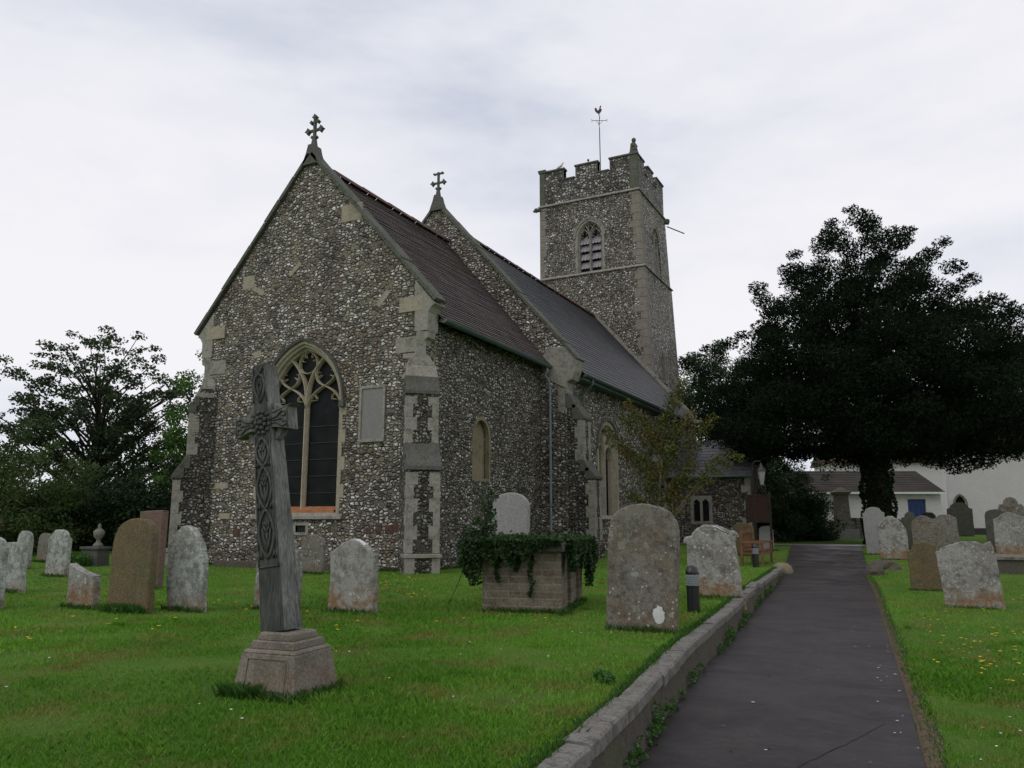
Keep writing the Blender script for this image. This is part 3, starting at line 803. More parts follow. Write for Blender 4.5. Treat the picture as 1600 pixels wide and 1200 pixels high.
# chancel corner stones and kneelers
def corner_blocks(mb, cx, cy, sx, sy, z0, z1, pitch, long_=.42, short=.22, e=.006, jit=0):
    z = z0; i = 0; rr = random.Random(int(cx * 7 + z0))
    while z < z1 - .05:
        h = min(pitch * rr.uniform(.85, 1.15), z1 - z)
        a, b = (long_, short) if i % 2 else (short, long_)
        a *= rr.uniform(.85, 1.15); b *= rr.uniform(.85, 1.15)
        x0, x1 = cx + sx * e, cx - sx * a
        y0, y1 = cy + sy * e, cy - sy * b
        mb.box(min(x0, x1), max(x0, x1), min(y0, y1), max(y0, y1), z + .004, z + h - .004)
        z += h; i += 1
for cx, s in ((XB, 1), (XA, -1)):
    mb = MB(CO)
    corner_blocks(mb, cx, Y0, s, -1, 4.9, 5.44, .42, .5, .26)
    lp = [(cx - s*.2, 5.98), (cx + s*.20, 5.98), (cx + s*.22, 6.45), (cx + s*.30, 6.58), (cx + s*.42, 6.66), (cx - s*.2, 7.36)]
    mb.prism(lp, [], fx(Y0 - .03), 0, .5)
    lp = [(cx - s*.1, 5.60), (cx + s*.05, 5.62), (cx + s*.10, 5.74), (cx + s*.20, 5.80), (cx + s*.22, 5.97), (cx - s*.1, 5.97)]
    mb.prism(lp, [], fx(Y0 + .0), 0, .34)
    lp = [(cx - s*.78, 5.46), (cx - s*.0, 5.46), (cx - s*.0, 5.86), (cx - s*.78, 5.86)]
    mb.prism(lp, [], fx(Y0 - .012), 0, .1)
    m3 = MB(CO); m3.prism([(cx - s*.68, 6.52), (cx + s*.06, 6.52), (cx + s*.06, 6.92), (cx - s*.68, 6.92)], [], fx(Y0 - .036), 0, .1)
    m3.build('wall_stone', 'limestone_yellow', CH, bevel=.012)
    mb.build('kneeler', 'limestone', CH, bevel=.012)
# low stone drain edge in front of the east wall
mb = MB(CO); mb.box(-17.2, -11.95, Y0 - .5, Y0 - .35, -.1, .16); mb.build('plinth_kerb', 'kerb_wall', CH, bevel=.02)

def coping(cx, zap, xl, xr, zk, Y, w_, t=.10, mat='coping_stone'):
    mb = MB(CO)
    for xk in (xl, xr):
        s = 1 if xk > cx else -1
        ln = math.hypot(xk - cx, zap - zk); ux, uz = (xk - cx) / ln, (zk - zap) / ln
        nx, nz = -uz * s, ux * s
        n = int(ln / .8)
        for i in range(n):
            a, b = ln * i / n, ln * (i + 1) / n - .008
            e = .012 * ((i * 7) % 3 - 1)
            lp = [(cx + ux*a, zap + uz*a), (cx + ux*b, zap + uz*b), (cx + ux*b + nx*(t+e), zap + uz*b + nz*(t+e)), (cx + ux*a + nx*(t+e), zap + uz*a + nz*(t+e))]
            mb.prism(lp, [], fx(Y), 0, w_)
    return mb.build('coping', mat, CH, bevel=.012)
coping(XC - .07, 11.62, -18.98, -10.50, 6.71, Y0 - .09, .50)
def gable_cross(x, y, z, h, top_bar):
    mb = MB(CO)
    # saddle stone
    mb.prism([(-.30, -.44), (.30, -.44), (.15, -.05), (.09, .18), (-.09, .18), (-.15, -.05)], [], lambda u, v, d: (x + u, y + d, z + v), -.14, .24)
    cc = mb.build('gable_cross', 'limestone_dark', CH, bevel=.015)
    cc['label'] = 'weathered stone cross on the gable peak'
    mb = MB(CO)
    s = h
    mb.frustum((x - .08, x + .08, y - .04, y + .10, z + .16), (x - .04, x + .04, y - .01, y + .07, z + .34 * s + .1))
    mb.box(x - .035, x + .035, y - .01, y + .07, z + .3, z + s)
    def bud(cx, cz, r):
        mb.prism([(cx + r * k * math.cos(R(45 * i)), cz + r * k * math.sin(R(45 * i))) for i in range(8) for k in ((1 if i % 2 == 0 else .55),)], [], lambda u, v, d: (u, y - .02 + d, v), 0, .10)
    za = z + .62 * s
    mb.box(x - .24, x + .24, y, y + .06, za - .035, za + .035)
    for q in (-1, 1):
        bud(x + q * .24, za, .11)
        bud(x + q * .07, z + .42 * s, .06)
        if top_bar: mb.box(min(x, x + q*.2), max(x, x + q*.2), y, y + .06, z + s - .09, z + s - .03); bud(x + q * .18, z + s - .05, .05)
        else: bud(x + q * .12, z + .86 * s, .07)
    if not top_bar: bud(x, z + s, .10)
    mb.build('cross_shaft', 'limestone_dark', cc)
gable_cross(XC - .07, Y0 + .05, 11.75, 1.08, False)
gable_cross(-15.15, Y1 + .05, 13.05, 1.12, True)

# ---- roofs
def roof(name, mat, xr, zr, xe, ze, y0, y1, courses, step=.022, th=.12):
    mb = MB(CO)
    L = math.hypot(xe - xr, ze - zr); ux, uz = (xe - xr) / L, (ze - zr) / L
    s = 1 if xe > xr else -1
    nx, nz = -uz * s, ux * s
    rr = random.Random(8)
    segs = max(2, int((y1 - y0) / 1.2))
    ysg = [y0 + (y1 - y0) * i / segs for i in range(segs + 1)]
    wob = [[rr.uniform(-.012, .012) for _ in ysg] for _ in range(courses + 1)]
    for c in range(courses):
        a, b = L * c / courses, L * (c + 1) / courses
        for k in range(segs):
            P = []
            for (d, h, wi) in ((a, 0, c), (b, step, c + 1), (b, -.005, c + 1)):
                for kk in (k, k + 1):
                    hh = h + wob[wi][kk]
                    P.append((xr + ux*d + nx*hh, ysg[kk], zr + uz*d + nz*hh))
            mb.add([P[0], P[1], P[3], P[2]], [(0, 1, 2, 3)], [[(ysg[k], -a), (ysg[k+1], -a), (ysg[k+1], -b+.002), (ysg[k], -b+.002)]])
            mb.add([P[2], P[3], P[5], P[4]], [(0, 1, 2, 3)], [[(ysg[k], -b), (ysg[k+1], -b), (ysg[k+1], -b - .001), (ysg[k], -b - .001)]])
    # underside
    q = [(xr - nx*th, y0, zr - nz*th), (xr - nx*th, y1, zr - nz*th), (xe - nx*th, y1, ze - nz*th), (xe - nx*th, y0, ze - nz*th)]
    e = [(xe, y0, ze - .0), (xe, y1, ze - .0)]
    mb.add(q + e, [(0, 1, 2, 3), (3, 2, 5, 4)], [[(0, 0)] * 4, [(0, 0)] * 4])
    return mb.build(name, mat, CH)
def ridge(name, mat, x, z, y0, y1, r=.13, parent=None):
    mb = MB(CO); n = int((y1 - y0) / .45)
    for i in range(n):
        a, b = y0 + (y1 - y0) * i / n, y0 + (y1 - y0) * (i + 1) / n - .01
        e = .008 * ((i * 5) % 3)
        prof = [(x + (r + .04) * math.cos(t), z - .09 + (r + e) * 1.25 * math.sin(t)) for t in [PI * k / 8 for k in range(9)]]
        mb.strip([(p[0], a, p[1]) for p in prof], [(p[0], b, p[1] - .006) for p in prof])
    return mb.build(name, mat, parent, smooth=False)
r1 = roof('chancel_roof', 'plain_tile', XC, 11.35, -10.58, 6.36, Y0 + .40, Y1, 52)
ridge('ridge_tiles', 'ridge_tile', XC, 11.42, Y0 + .40, Y1, parent=r1)
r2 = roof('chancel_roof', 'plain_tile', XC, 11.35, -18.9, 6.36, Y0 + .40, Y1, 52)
r3 = roof('nave_roof', 'slate', -15.1, 12.30, -9.58, 6.05, Y1 + .5, Y2 + .1, 34, .014)
ridge('ridge_tiles', 'ridge_tile', -15.1, 12.36, Y1 + .5, Y2, .11, parent=r3)
r4 = roof('nave_roof', 'slate', -15.1, 12.30, -20.6, 6.05, Y1 + .5, Y2 + .1, 34, .014)

# ---- nave
nx0, nx1 = -20.2, -10.0
wallbox('nave_gable_wall', 'flint_nave', [(nx0, -.6), (nx1, -.6), (nx1, 6.84), (-15.15, 12.83), (nx0, 7.12)], [], fx(Y1), .6)
coping(-15.15, 12.85, -20.85, -9.62, 6.42, Y1 - .06, .62)
nwh = arch(27.45, .95, 3.75, .95, 0, 1.42)
wallbox('nave_side_wall', 'flint_nave', [(Y1 + .6, -.6), (Y2, -.6), (Y2, 6.0), (Y1 + .6, 6.0)], [nwh], fy(nx1), .7)
wallbox('nave_side_wall', 'flint_nave', [(Y1 + .6, -.6), (Y2, -.6), (Y2, 6.0), (Y1 + .6, 6.0)], [], fy(nx0, 1), .7)
# west gable of the nave with its verge
wallbox('nave_gable_wall', 'flint_nave', [(nx0, -.6), (nx1, -.6), (nx1, 6.2), (-15.1, 12.2), (nx0, 6.2)], [], fx(Y2 - .02), .55)
cw = coping(-15.1, 12.35, -20.7, -9.5, 5.95, Y2 - .1, .4, .14, 'limestone')
mb = MB(CO)                                   # lead flashing strip where the old roofline meets the gable
# kneeler of the nave (round corbelled stone)
lp = [(-10.75, 5.9), (-10.0, 5.5), (-9.98, 5.72), (-9.80, 5.8), (-9.68, 6.05), (-9.60, 6.5), (-9.72, 6.62), (-10.0, 6.9), (-10.65, 6.95), (-10.95, 6.5)]
mb = MB(CO); mb.prism(lp, [], fx(Y1 - .03), 0, .6)
mb.prism([(-10.3, 4.75), (-9.99, 4.75), (-9.99, 5.5), (-10.3, 5.6)], [], fx(Y1 - .008), 0, .55)
mb.build('kneeler', 'limestone', CH, bevel=.015); mb = MB(CO)
lp = [(-20.05 - .6 - .2, 6.5), (-20.2, 5.6), (-19.6, 6.0), (-19.6, 6.9), (-20.2, 6.8)]
mb.prism(lp, [], fx(Y1 - .03), 0, .6)
mb.build('kneeler', 'limestone', CH, bevel=.015)
# nave north window (two lights)
nw = reveal([(arch(27.45, .95, 3.75, .95, .16, 1.42), -.012), (arch(27.45, .95, 3.75, .95, .0, 1.42), -.014), (arch(27.45, .95, 3.75, .95, -.10, 1.42), .2), (arch(27.45, .95, 3.75, .95, -.12, 1.42), .32)], 'limestone_yellow', 'nave_window', CH, X=nx1)
nw['label'] = 'pointed two-light window in yellowish stone behind the small tree'
mb = MB(CO); mb.prism(arch(27.45, .95, 3.75, .95, -.1, 1.42), [], fy(nx1 - .34), 0, .02); mb.build('pane', 'glass_dark', nw)
mb = MB(CO)
def sweepy(pts, w_, X0, X1):
    """bars in a wall facing +x; pts (y,z)"""
    t = MB(CO); t.sweep(pts, w_, 0, 1)
    vs = [(X0 + (X1 - X0) * v[1], v[0], v[2]) for v in t.v]
    mb.add(vs, t.f)
cyn = 27.45
sweepy([(cyn, 1.42), (cyn, 3.7)], .2, nx1 - .1, nx1 - .34)
for s in (-1, 1):
    sweepy(spl([(s*.86, 3.5), (s*.74, 3.8), (s*.43, 3.98)], 6, cyn), .12, nx1 - .12, nx1 - .34)
    sweepy(spl([(0, 3.5), (s*.12, 3.8), (s*.43, 3.98)], 6, cyn), .12, nx1 - .12, nx1 - .34)
    sweepy(spl([(0, 3.7), (s*.1, 4.1), (s*.38, 4.45)], 6, cyn), .10, nx1 - .12, nx1 - .34)
mb.build('tracery', 'limestone_yellow', nw)
mb = MB(CO); mb.frustum((nx1 - .3, nx1 + .07, 26.3, 28.6, 1.28), (nx1 - .3, nx1 + .01, 26.3, 28.6, 1.42)); mb.build('sill', 'limestone_yellow', nw, bevel=.01)
hn = arch(27.45, .95, 3.75, .95, .24, None); hn2 = arch(27.45, .95, 3.75, .95, .15, None)
mb = MB(CO); g = fy(nx1 + .07); g2 = fy(nx1 - .02)
mb.strip([g2(p[0], p[1], 0) for p in hn], [g(p[0], p[1], 0) for p in hn]); mb.strip([g(p[0], p[1], 0) for p in hn], [g(p[0], p[1], 0) for p in hn2]); mb.strip([g(p[0], p[1], 0) for p in hn2], [g2(p[0], p[1], 0) for p in hn2])
mb.build('hood_mould', 'limestone_dark', nw)
# nave north-east buttress, projecting to the right
prof2 = [(.98, -.6), (.98, .5), (.90, .56), (.90, 2.62), (.55, 3.12), (.55, 4.55), (.06, 5.35)]
w2 = dict(quoins=[(.90, .6, 2.5, 0), (.55, 3.15, 4.45, 0)], slopes=[(.90, 2.60, .55, 3.10), (.55, 4.53, .06, 5.3)])
buttress((nx1, Y1 + .345, 0), 0, .33, prof2, w2, 'flint_dark', .36, 'stepped buttress at the corner of the nave', emb=.02, q1=.2, q2=.26)
for yb in (32.6, 38.9):
    buttress((nx1, yb, 0), 0, .3, [(.85, -.6), (.85, 2.4), (.5, 2.9), (.5, 4.1), (.05, 4.8)], dict(quoins=[(.85, 0, 2.3, 0), (.5, 2.9, 4.0, 0)], slopes=[(.85, 2.38, .5, 2.88), (.5, 4.08, .06, 4.75)]), 'flint_dark', .36, emb=.02)

# ---- rainwater goods
def half_pipe(mb, x, z, y0, y1, r, z2=None):
    n = 9; z2 = z if z2 is None else z2
    A = [(x + r*math.cos(PI + PI*i/(n-1)), y0, z + r*math.sin(PI + PI*i/(n-1))) for i in range(n)]
    B = [(p[0], y1, p[2] + z2 - z) for p in A]
    mb.strip(A, B)
    A2 = [(x + (r-.012)*math.cos(PI + PI*i/(n-1)), y0, z + (r-.012)*math.sin(PI + PI*i/(n-1))) for i in range(n)]
    mb.strip(A2, [(p[0], y1, p[2] + z2 - z) for p in A2]); 
    mb.add(A, [tuple(range(n))]); mb.add(B, [tuple(range(n))])
mb = MB(CO); half_pipe(mb, -10.57, 6.37, Y0 + .50, Y1 - .05, .105, 6.30)
for y in np.arange(Y0 + 1, Y1, .95): mb.box(-10.95, -10.5, y - .012, y + .012, 6.26, 6.28)
gut = mb.build('gutter', 'gutter_green', CH)
mb = MB(CO); mb.prism([(-10.57 + .105 * math.cos(PI + PI*i/8), 6.37 + .105 * math.sin(PI + PI*i/8)) for i in range(9)], [], fx(Y0 + .485), 0, .012); mb.build('end_cap', 'limestone', gut)
mb = MB(CO)
px_ = XB + .12; py_ = 24.2 - .75
mb.tube([(-10.58, Y1 - .25, 6.26), (-10.58, Y1 - .25, 6.08), (-10.66, Y1 - .25, 5.96), (-10.60, Y1 - .12, 5.82), (-10.55, Y1 - .10, 5.66), (-10.55, Y1 - .10, 0)], .045, 10)
for z in (5.6, 3.6, 1.7): mb.box(-10.62, -10.48, Y1 - .16, Y1 + .0, z, z + .05)
mb.tube([(-10.55, Y1 - .10, 3.55), (-10.55, Y1 - .10, 3.67)], .058, 10)
mb.tube([(-10.55, Y1 - .10, 5.5), (-10.55, Y1 - .10, 5.62)], .058, 10)
mb.build('downpipe', 'pipe_grey', CH, smooth=False)
mb = MB(CO); half_pipe(mb, -9.56, 6.04, Y1 + .55, Y2 - .3, .085, 5.98)
mb.box(-9.98, -9.62, Y1 + .62, Y2, 5.86, 5.98)
mb.build('gutter', 'gutter_green', CH)
mb = MB(CO); mb.tube([(-9.56, 24.9, 5.96), (-9.56, 24.9, 5.8), (-9.9, 24.9, 5.5), (-9.9, 24.9, 0)], .045, 10)
mb.build('downpipe', 'gutter_green', CH)
mb = MB(CO); mb.tube([(-9.56, Y2 - .5, 5.9), (-9.9, Y2 - .5, 5.6), (-9.9, Y2 - .5, 0)], .05, 8); mb.build('downpipe', 'pipe_grey', CH)

# ---- tower
TX0 = -18.4
def tw(name, mat, a, b, holesE=(), holesN=()):
    """battered stage: a,b = (x1,y1,z) of the far right corner at bottom and top"""
    mb = MB(CO)
    (xa, ya, za), (xb, yb, zb) = a, b
    fE = lambda u, v, d: (TX0 + (u - TX0) * ((xa - TX0) + ((xb - xa) * (v - za) / (zb - za))) / (xa - TX0), Y2 + .2 + d, v)
    mb.prism([(TX0, za), (xa, za), (xa, zb), (TX0, zb)], holesE, fE, 0, .5)
    fN = lambda u, v, d: (xa + (xb - xa) * (v - za) / (zb - za) - d, Y2 + .2 + .5 + (u - (Y2 + .7)) * ((ya - Y2 - .7) + (yb - ya) * (v - za) / (zb - za)) / (ya - Y2 - .7), v)
    mb.prism([(Y2 + .7, za), (ya, za), (ya, zb), (Y2 + .7, zb)], holesN, fN, 0, .5)
    mb.box(TX0, TX0 + .5, Y2 + .7, yb, za, zb); mb.box(TX0, xb, yb - .5, yb - .01, za, zb)
    mb.box(TX0 + .02, xb - .02, Y2 + .3, yb - .1, zb - .1, zb - .01)
    return mb.build(name, mat, CH)
TE = Y2 + .2
bwc = -15.33
belE = arch(bwc, .74, 17.0, .95, 0, 15.0)
belN = arch(42.6, .74, 17.0, .95, 0, 15.0)
slitN = [(42.5, 8.9), (42.75, 8.9), (42.75, 10.3), (42.5, 10.3)]
tw('tower_wall', 'flint_tower', (-11.70, 46.2, -.6), (-12.20, 45.2, 14.84), (), [slitN])
tw('tower_wall', 'flint_tower', (-12.25, 45.1, 14.96), (-12.40, 44.95, 19.26), [belE], [belN])
def string(z, x1, y1, e=.09, h=.13, mat='limestone'):
    mb = MB(CO)
    mb.frustum((TX0 - e, x1 + e, TE - e, y1 + e, z - h*.4), (TX0 - e, x1 + e, TE - e, y1 + e, z))
    mb.frustum((TX0 - e, x1 + e, TE - e, y1 + e, z + .001), (TX0 - .01, x1 + .01, TE - .01, y1 + .01, z + h*.7))
    return mb.build('string_course', mat, CH)
string(14.88, -12.2, 45.15); string(19.30, -12.4, 44.95)
# parapet
pz0, pzc, pzm = 19.39, 20.72, 21.38
px1, py1 = -12.45, 44.9
def crenel(u0, u1, merl):
    pts = [(u0, pz0), (u1, pz0)]
    top = []
    for a, b in merl:
        A, B = u0 + (u1 - u0) * a, u0 + (u1 - u0) * b
        top += [(A, pzc if a > 0 else pzm), (A, pzm), (B, pzm), (B, pzc if b < 1 else pzm)]
    out = []
    for p in reversed(top):
        if not out or (abs(out[-1][0]-p[0]) + abs(out[-1][1]-p[1])) > 1e-6: out.append(p)
    return pts + out
mer = [(0, .26), (.38, .61), (.73, 1)]
par = MB(CO)
par.prism(crenel(TX0, px1, mer), [], fx(TE), 0, .35)
par.prism(crenel(TE + .35, py1 - .35, [(0, .22), (.37, .61), (.76, 1)]), [], fy(px1), 0, .35)
par.prism(crenel(TX0, px1, mer), [], fx(py1 - .35), 0, .35)
par.prism(crenel(TE + .35, py1 - .35, mer), [], fy(TX0, 1), 0, .35)
po = par.build('parapet', 'flint_parapet', CH); po['label'] = 'battlemented parapet of dark knapped flint'
class CapSet:
    def box(s, *a):
        m = MB(CO); m.box(*a); m.build('parapet_coping', 'coping_stone', po, bevel=.012)
cp = CapSet()
def capE(y):
    W = px1 - TX0
    for a, b in mer: cp.box(TX0 + W*a - (.05 if a > 0 else .06), TX0 + W*b + (.05 if b < 1 else .06), y - .06, y + .41, pzm + .001, pzm + .10)
    for a, b in ((.26, .38), (.61, .73)):
        cp.box(TX0 + W*a + .05, TX0 + W*b - .05, y - .05, y + .40, pzc + .001, pzc + .09)
        for q in (a, b):
            s = -1 if q == a else 1
            x0, x1 = TX0 + W*q - s*.0, TX0 + W*q + s*.10
            cp.box(min(x0, x1), max(x0, x1), y - .012, y + .36, pzc + .0, pzm)
capE(TE); capE(py1 - .35)
W = py1 - .35 - TE - .35; yb = TE + .35
mN = [(0, .22), (.37, .61), (.76, 1)]
for X in (px1 - .35, TX0):
    for a, b in mN: cp.box(X - .06, X + .41, yb + W*a + .06*(a == 0) - .03*(a > 0), yb + W*b - .07*(b == 1) + .03*(b < 1), pzm + .001, pzm + .10)
    for a, b in ((.22, .37), (.61, .76)): cp.box(X - .05, X + .40, yb + W*a + .04, yb + W*b - .04, pzc + .001, pzc + .09)
cp.box(px1 - .45, px1 + .012, TE - .012, TE + .3, pz0, pzm); cp.box(TX0 - .012, TX0 + .32, TE - .012, TE + .3, pz0, pzm)
cp.box(TX0 - .1, TX0 + .4, TE - .07, TE + .38, pzm + .101, pzm + .2)
# quoins of the tower
mb = MB(CO)
def twq(z0, z1, xb0, xb1, za, zb):
    mb = MB(CO); m2 = MB(CO)
    z = z0; i = 0; rr = random.Random(int(z0 * 3))
    while z < z1 - .1:
        h = min(rr.uniform(.38, .6), z1 - z)
        xx = xb0 + (xb1 - xb0) * (z + h/2 - za) / (zb - za)
        a, b = (.62, .34) if i % 2 else (.40, .55)
        a *= rr.uniform(.8, 1.2)
        mb.frustum((xx - a, xx + .012 + .01, TE - .012, TE + b, z + .005), (xx - a, xx + .012, TE - .012, TE + b, z + h - .005))
        m2.box(TX0 - .012, TX0 + a * .75, TE - .012, TE + b, z + .005, z + h - .005)
        z += h; i += 1
    mb.build('quoins', 'tower_stone', CH, bevel=.02); m2.build('quoins', 'tower_stone', CH, bevel=.02)
twq(6.0, 14.8, -11.70, -12.20, -.6, 14.84); twq(15.0, 19.22, -12.25, -12.40, 14.96, 19.26)
# belfry windows
def belfry(cx, east):
    if east:
        rv = reveal([(arch(cx, .74, 17.0, .95, .13, 15.0), -.012), (arch(cx, .74, 17.0, .95, .0, 15.0), -.015), (arch(cx, .74, 17.0, .95, -.10, 15.0), .15), (arch(cx, .74, 17.0, .95, -.12, 15.0), .3)], 'limestone', 'belfry_window', CH, Y=TE)
        T = lambda x, y, z: (x, TE + y, z)
    else:
        X_ = -12.36
        rv = reveal([(arch(cx, .74, 17.0, .95, .13, 15.0), -.03), (arch(cx, .74, 17.0, .95, .0, 15.0), -.03), (arch(cx, .74, 17.0, .95, -.10, 15.0), .15), (arch(cx, .74, 17.0, .95, -.12, 15.0), .3)], 'limestone', 'belfry_window', CH, X=X_)
        T = lambda x, y, z: (X_ - y, x, z)
    rv['label'] = 'pointed two-light bell opening with scalloped slate louvres'
    t = MB(CO)
    t.sweep([(cx, 15.0), (cx, 17.15)], .14, .02, .28)
    t.sweep([(cx - .66, 15.0), (cx - .66, 17.0)], .08, .04, .28); t.sweep([(cx + .66, 15.0), (cx + .66, 17.0)], .08, .04, .28)
    for s in (-1, 1):
        t.sweep(spl([(s*.66, 16.9), (s*.58, 17.25), (s*.34, 17.5)], 6, cx), .09, .04, .26)
        t.sweep(spl([(0, 16.9), (s*.10, 17.25), (s*.34, 17.5)], 6, cx), .09, .04, .26)
        t.sweep(spl([(0, 17.1), (s*.06, 17.35), (s*.26, 17.7)], 6, cx), .08, .04, .26)
        for (ax, az, dx, dz) in ((.60, 17.05, -.16, .06), (.06, 17.05, .16, .06), (.52, 17.32, -.1, -.1), (.16, 17.32, .1, -.1)):
            t.sweep([(cx + s*ax, az), (cx + s*(ax + dx), az + dz)], .05, .08, .24)
    t.sweep([(cx + .13*math.cos(R(a)), 17.56 + .15*math.sin(R(a))) for a in range(0, 360, 30)], .06, .06, .26, closed=True)
    m2 = MB(CO); m2.add([T(*v) for v in t.v], t.f); m2.build('tracery', 'limestone', rv)
    l = MB(CO)
    for s in (-1, 1):
        for k in range(4):
            zt = 15.62 + .5 * k
            hh = .42 if k < 3 else .5
            x0, x1 = cx + (s*.07 if s > 0 else -.61), cx + (.61 if s > 0 else -.07)
            n = 3
            for j in range(n):
                a = x0 + (x1 - x0) * j / n + .006; b = x0 + (x1 - x0) * (j + 1) / n - .006
                mid = (a + b) / 2; r_ = (b - a) / 2
                lp = [(a, zt), (a, zt - hh + r_)] + [(mid - r_*math.cos(PI*i/8), zt - hh + r_ - r_*1.0*math.sin(PI*i/8)) for i in range(1, 8)] + [(b, zt - hh + r_), (b, zt)]
                vs = []; 
                for dd in (0, .02):
                    for (u, v) in lp: vs.append(T(u, .30 - (zt - v) * .42 + dd, v))
                m = len(lp)
                l.add(vs, [tuple(range(m)), tuple(range(2*m - 1, m - 1, -1))] + [(i, (i+1) % m, m + (i+1) % m, m + i) for i in range(m)])
    l.build('louvre', 'louvre', rv)
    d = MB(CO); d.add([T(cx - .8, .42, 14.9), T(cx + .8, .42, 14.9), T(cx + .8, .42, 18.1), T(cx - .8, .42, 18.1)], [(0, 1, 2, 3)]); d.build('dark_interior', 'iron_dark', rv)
    h1 = arch(cx, .74, 17.0, .95, .22, None); h2 = arch(cx, .74, 17.0, .95, .12, None)
    d = MB(CO)
    d.strip([T(p[0], .02, p[1]) for p in h1], [T(p[0], -.09, p[1]) for p in h1]); d.strip([T(p[0], -.09, p[1]) for p in h1], [T(p[0], -.06, p[1]) for p in h2]); d.strip([T(p[0], -.06, p[1]) for p in h2], [T(p[0], .02, p[1]) for p in h2])
    d.build('hood_mould', 'limestone', rv)
belfry(bwc, True); belfry(42.6, False)
mb = MB(CO); mb.prism([(42.4, 8.75), (42.85, 8.75), (42.85, 10.45), (42.4, 10.45)], [slitN], fy(-11.93), 0, .2)
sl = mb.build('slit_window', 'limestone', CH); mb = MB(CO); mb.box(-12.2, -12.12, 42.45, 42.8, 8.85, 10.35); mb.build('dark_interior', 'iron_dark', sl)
# gargoyles, spout, seated stone figure, small finial, weathervane
def blob(mb, c, r, sx=1, sy=1, sz=1, seg=10):
    mb.lathe([(r * sx * math.sin(PI * i / 6), -r * sz * math.cos(PI * i / 6)) for i in range(1, 6)], c, seg)
mb = MB(CO); blob(mb, (TX0 - .16, TE - .16, 19.1), .14); mb.tube([(TX0, TE, 19.15), (TX0 - .3, TE - .25, 19.02)], [.12, .07], 8)
mb.build('gargoyle', 'limestone_dark', CH)
mb = MB(CO); mb.tube([(-12.5, 44.9, 19.15), (-12.2, 45.1, 19.12)], [.18, .14], 8); blob(mb, (-12.28, 45.05, 19.2), .16)
g_ = mb.build('gargoyle', 'limestone_dark', CH)
mb = MB(CO); mb.tube([(-12.3, 45.0, 18.85), (-11.3, 45.2, 18.3)], .035, 8); mb.build('spout', 'iron_dark', g_)
sx_, sy_, sz_ = px1 - .22, TE + .18, pzm + .1
mb = MB(CO)
mb.frustum((sx_ - .24, sx_ + .24, sy_ - .2, sy_ + .24, sz_), (sx_ - .19, sx_ + .21, sy_ - .16, sy_ + .2, sz_ + .16))
mb.frustum((sx_ - .19, sx_ + .2, sy_ - .16, sy_ + .2, sz_ + .161), (sx_ - .15, sx_ + .11, sy_ - .12, sy_ + .14, sz_ + .62))
mb.frustum((sx_ - .05, sx_ + .23, sy_ - .2, sy_ + .05, sz_ + .161), (sx_ + .02, sx_ + .18, sy_ - .16, sy_ + .02, sz_ + .38))
mb.tube([(sx_ - .08, sy_ - .13, sz_ + .58), (sx_ + .02, sy_ - .2, sz_ + .42), (sx_ + .10, sy_ - .16, sz_ + .36)], [.06, .05, .04], 7)
mb.tube([(sx_ + .08, sy_ + .12, sz_ + .6), (sx_ + .15, sy_ + .12, sz_ + .45), (sx_ + .13, sy_ - .02, sz_ + .36)], [.06, .05, .04], 7)
mb.frustum((sx_ - .14, sx_ + .12, sy_ - .1, sy_ + .12, sz_ + .62), (sx_ - .06, sx_ + .05, sy_ - .05, sy_ + .06, sz_ + .73))
blob(mb, (sx_ + .01, sy_, sz_ + .82), .13, 1, 1, 1.15)
st_ = mb.build('stone_figure', 'limestone_dark', CH, smooth=False, bevel=.02); st_['label'] = 'weathered seated stone figure on the corner of the parapet'
mb = MB(CO); mb.lathe([(.05, 0), (.03, .1), (.03, .16), (.075, .2), (.05, .27), (.01, .3)], (-15.4, TE + .17, pzm + .1), 8); mb.build('finial', 'limestone_dark', CH)
wv = thing('weathervane', (-15.6, 42.6, pzm - .6), 'thin iron weathervane with a cockerel above the tower parapet', 'weathervane')
wo_ = wv.location.copy()
mb = MB(wo_); mb.tube([(-15.6, 42.6, 19.2), (-15.62, 42.6, 25.0)], [.038, .028], 8); mb.tube([(-15.62, 42.6, 25.0), (-15.62, 42.6, 25.95)], .014, 6)
mb.build('pole', 'iron_rust', wv)
mb = MB(wo_)
for a in (25, 115):
    dx, dy = .42 * math.cos(R(a)), .42 * math.sin(R(a))
    mb.tube([(-15.62 - dx, 42.6 - dy, 25.45), (-15.62 + dx, 42.6 + dy, 25.45)], .016, 6)
    for s in (-1, 1):
        for k in (-1, 1): mb.tube([(-15.62 + s*dx, 42.6 + s*dy, 25.45), (-15.62 + s*dx*1.18, 42.6 + s*dy*1.18, 25.45 + k*.08)], .014, 5)
    for s in (-1, 1): mb.tube([(-15.62, 42.6, 25.2), (-15.62 + s*dx*.3, 42.6 + s*dy*.3, 25.33), (-15.62 + s*dx*.5, 42.6 + s*dy*.5, 25.45)], .012, 5)
mb.build('compass_arms', 'iron_rust', wv)
ck = [(-.30, .38), (-.22, .44), (-.18, .52), (-.24, .66), (-.18, .72), (-.11, .62), (-.06, .40), (.04, .30), (.12, .34), (.16, .50), (.30, .52), (.33, .40), (.28, .22), (.16, .10), (.04, .04), (.0, -.06), (-.05, .04), (-.15, .12), (-.22, .24)]
mb = MB(wo_); mb.prism([(u * .72, v * .8) for u, v in ck], [], lambda u, v, d: (-15.66 - u * .9, 42.6 + u * -.44 + d, 25.88 + v), -.015, .015)
mb.build('cockerel', 'iron_rust', wv)
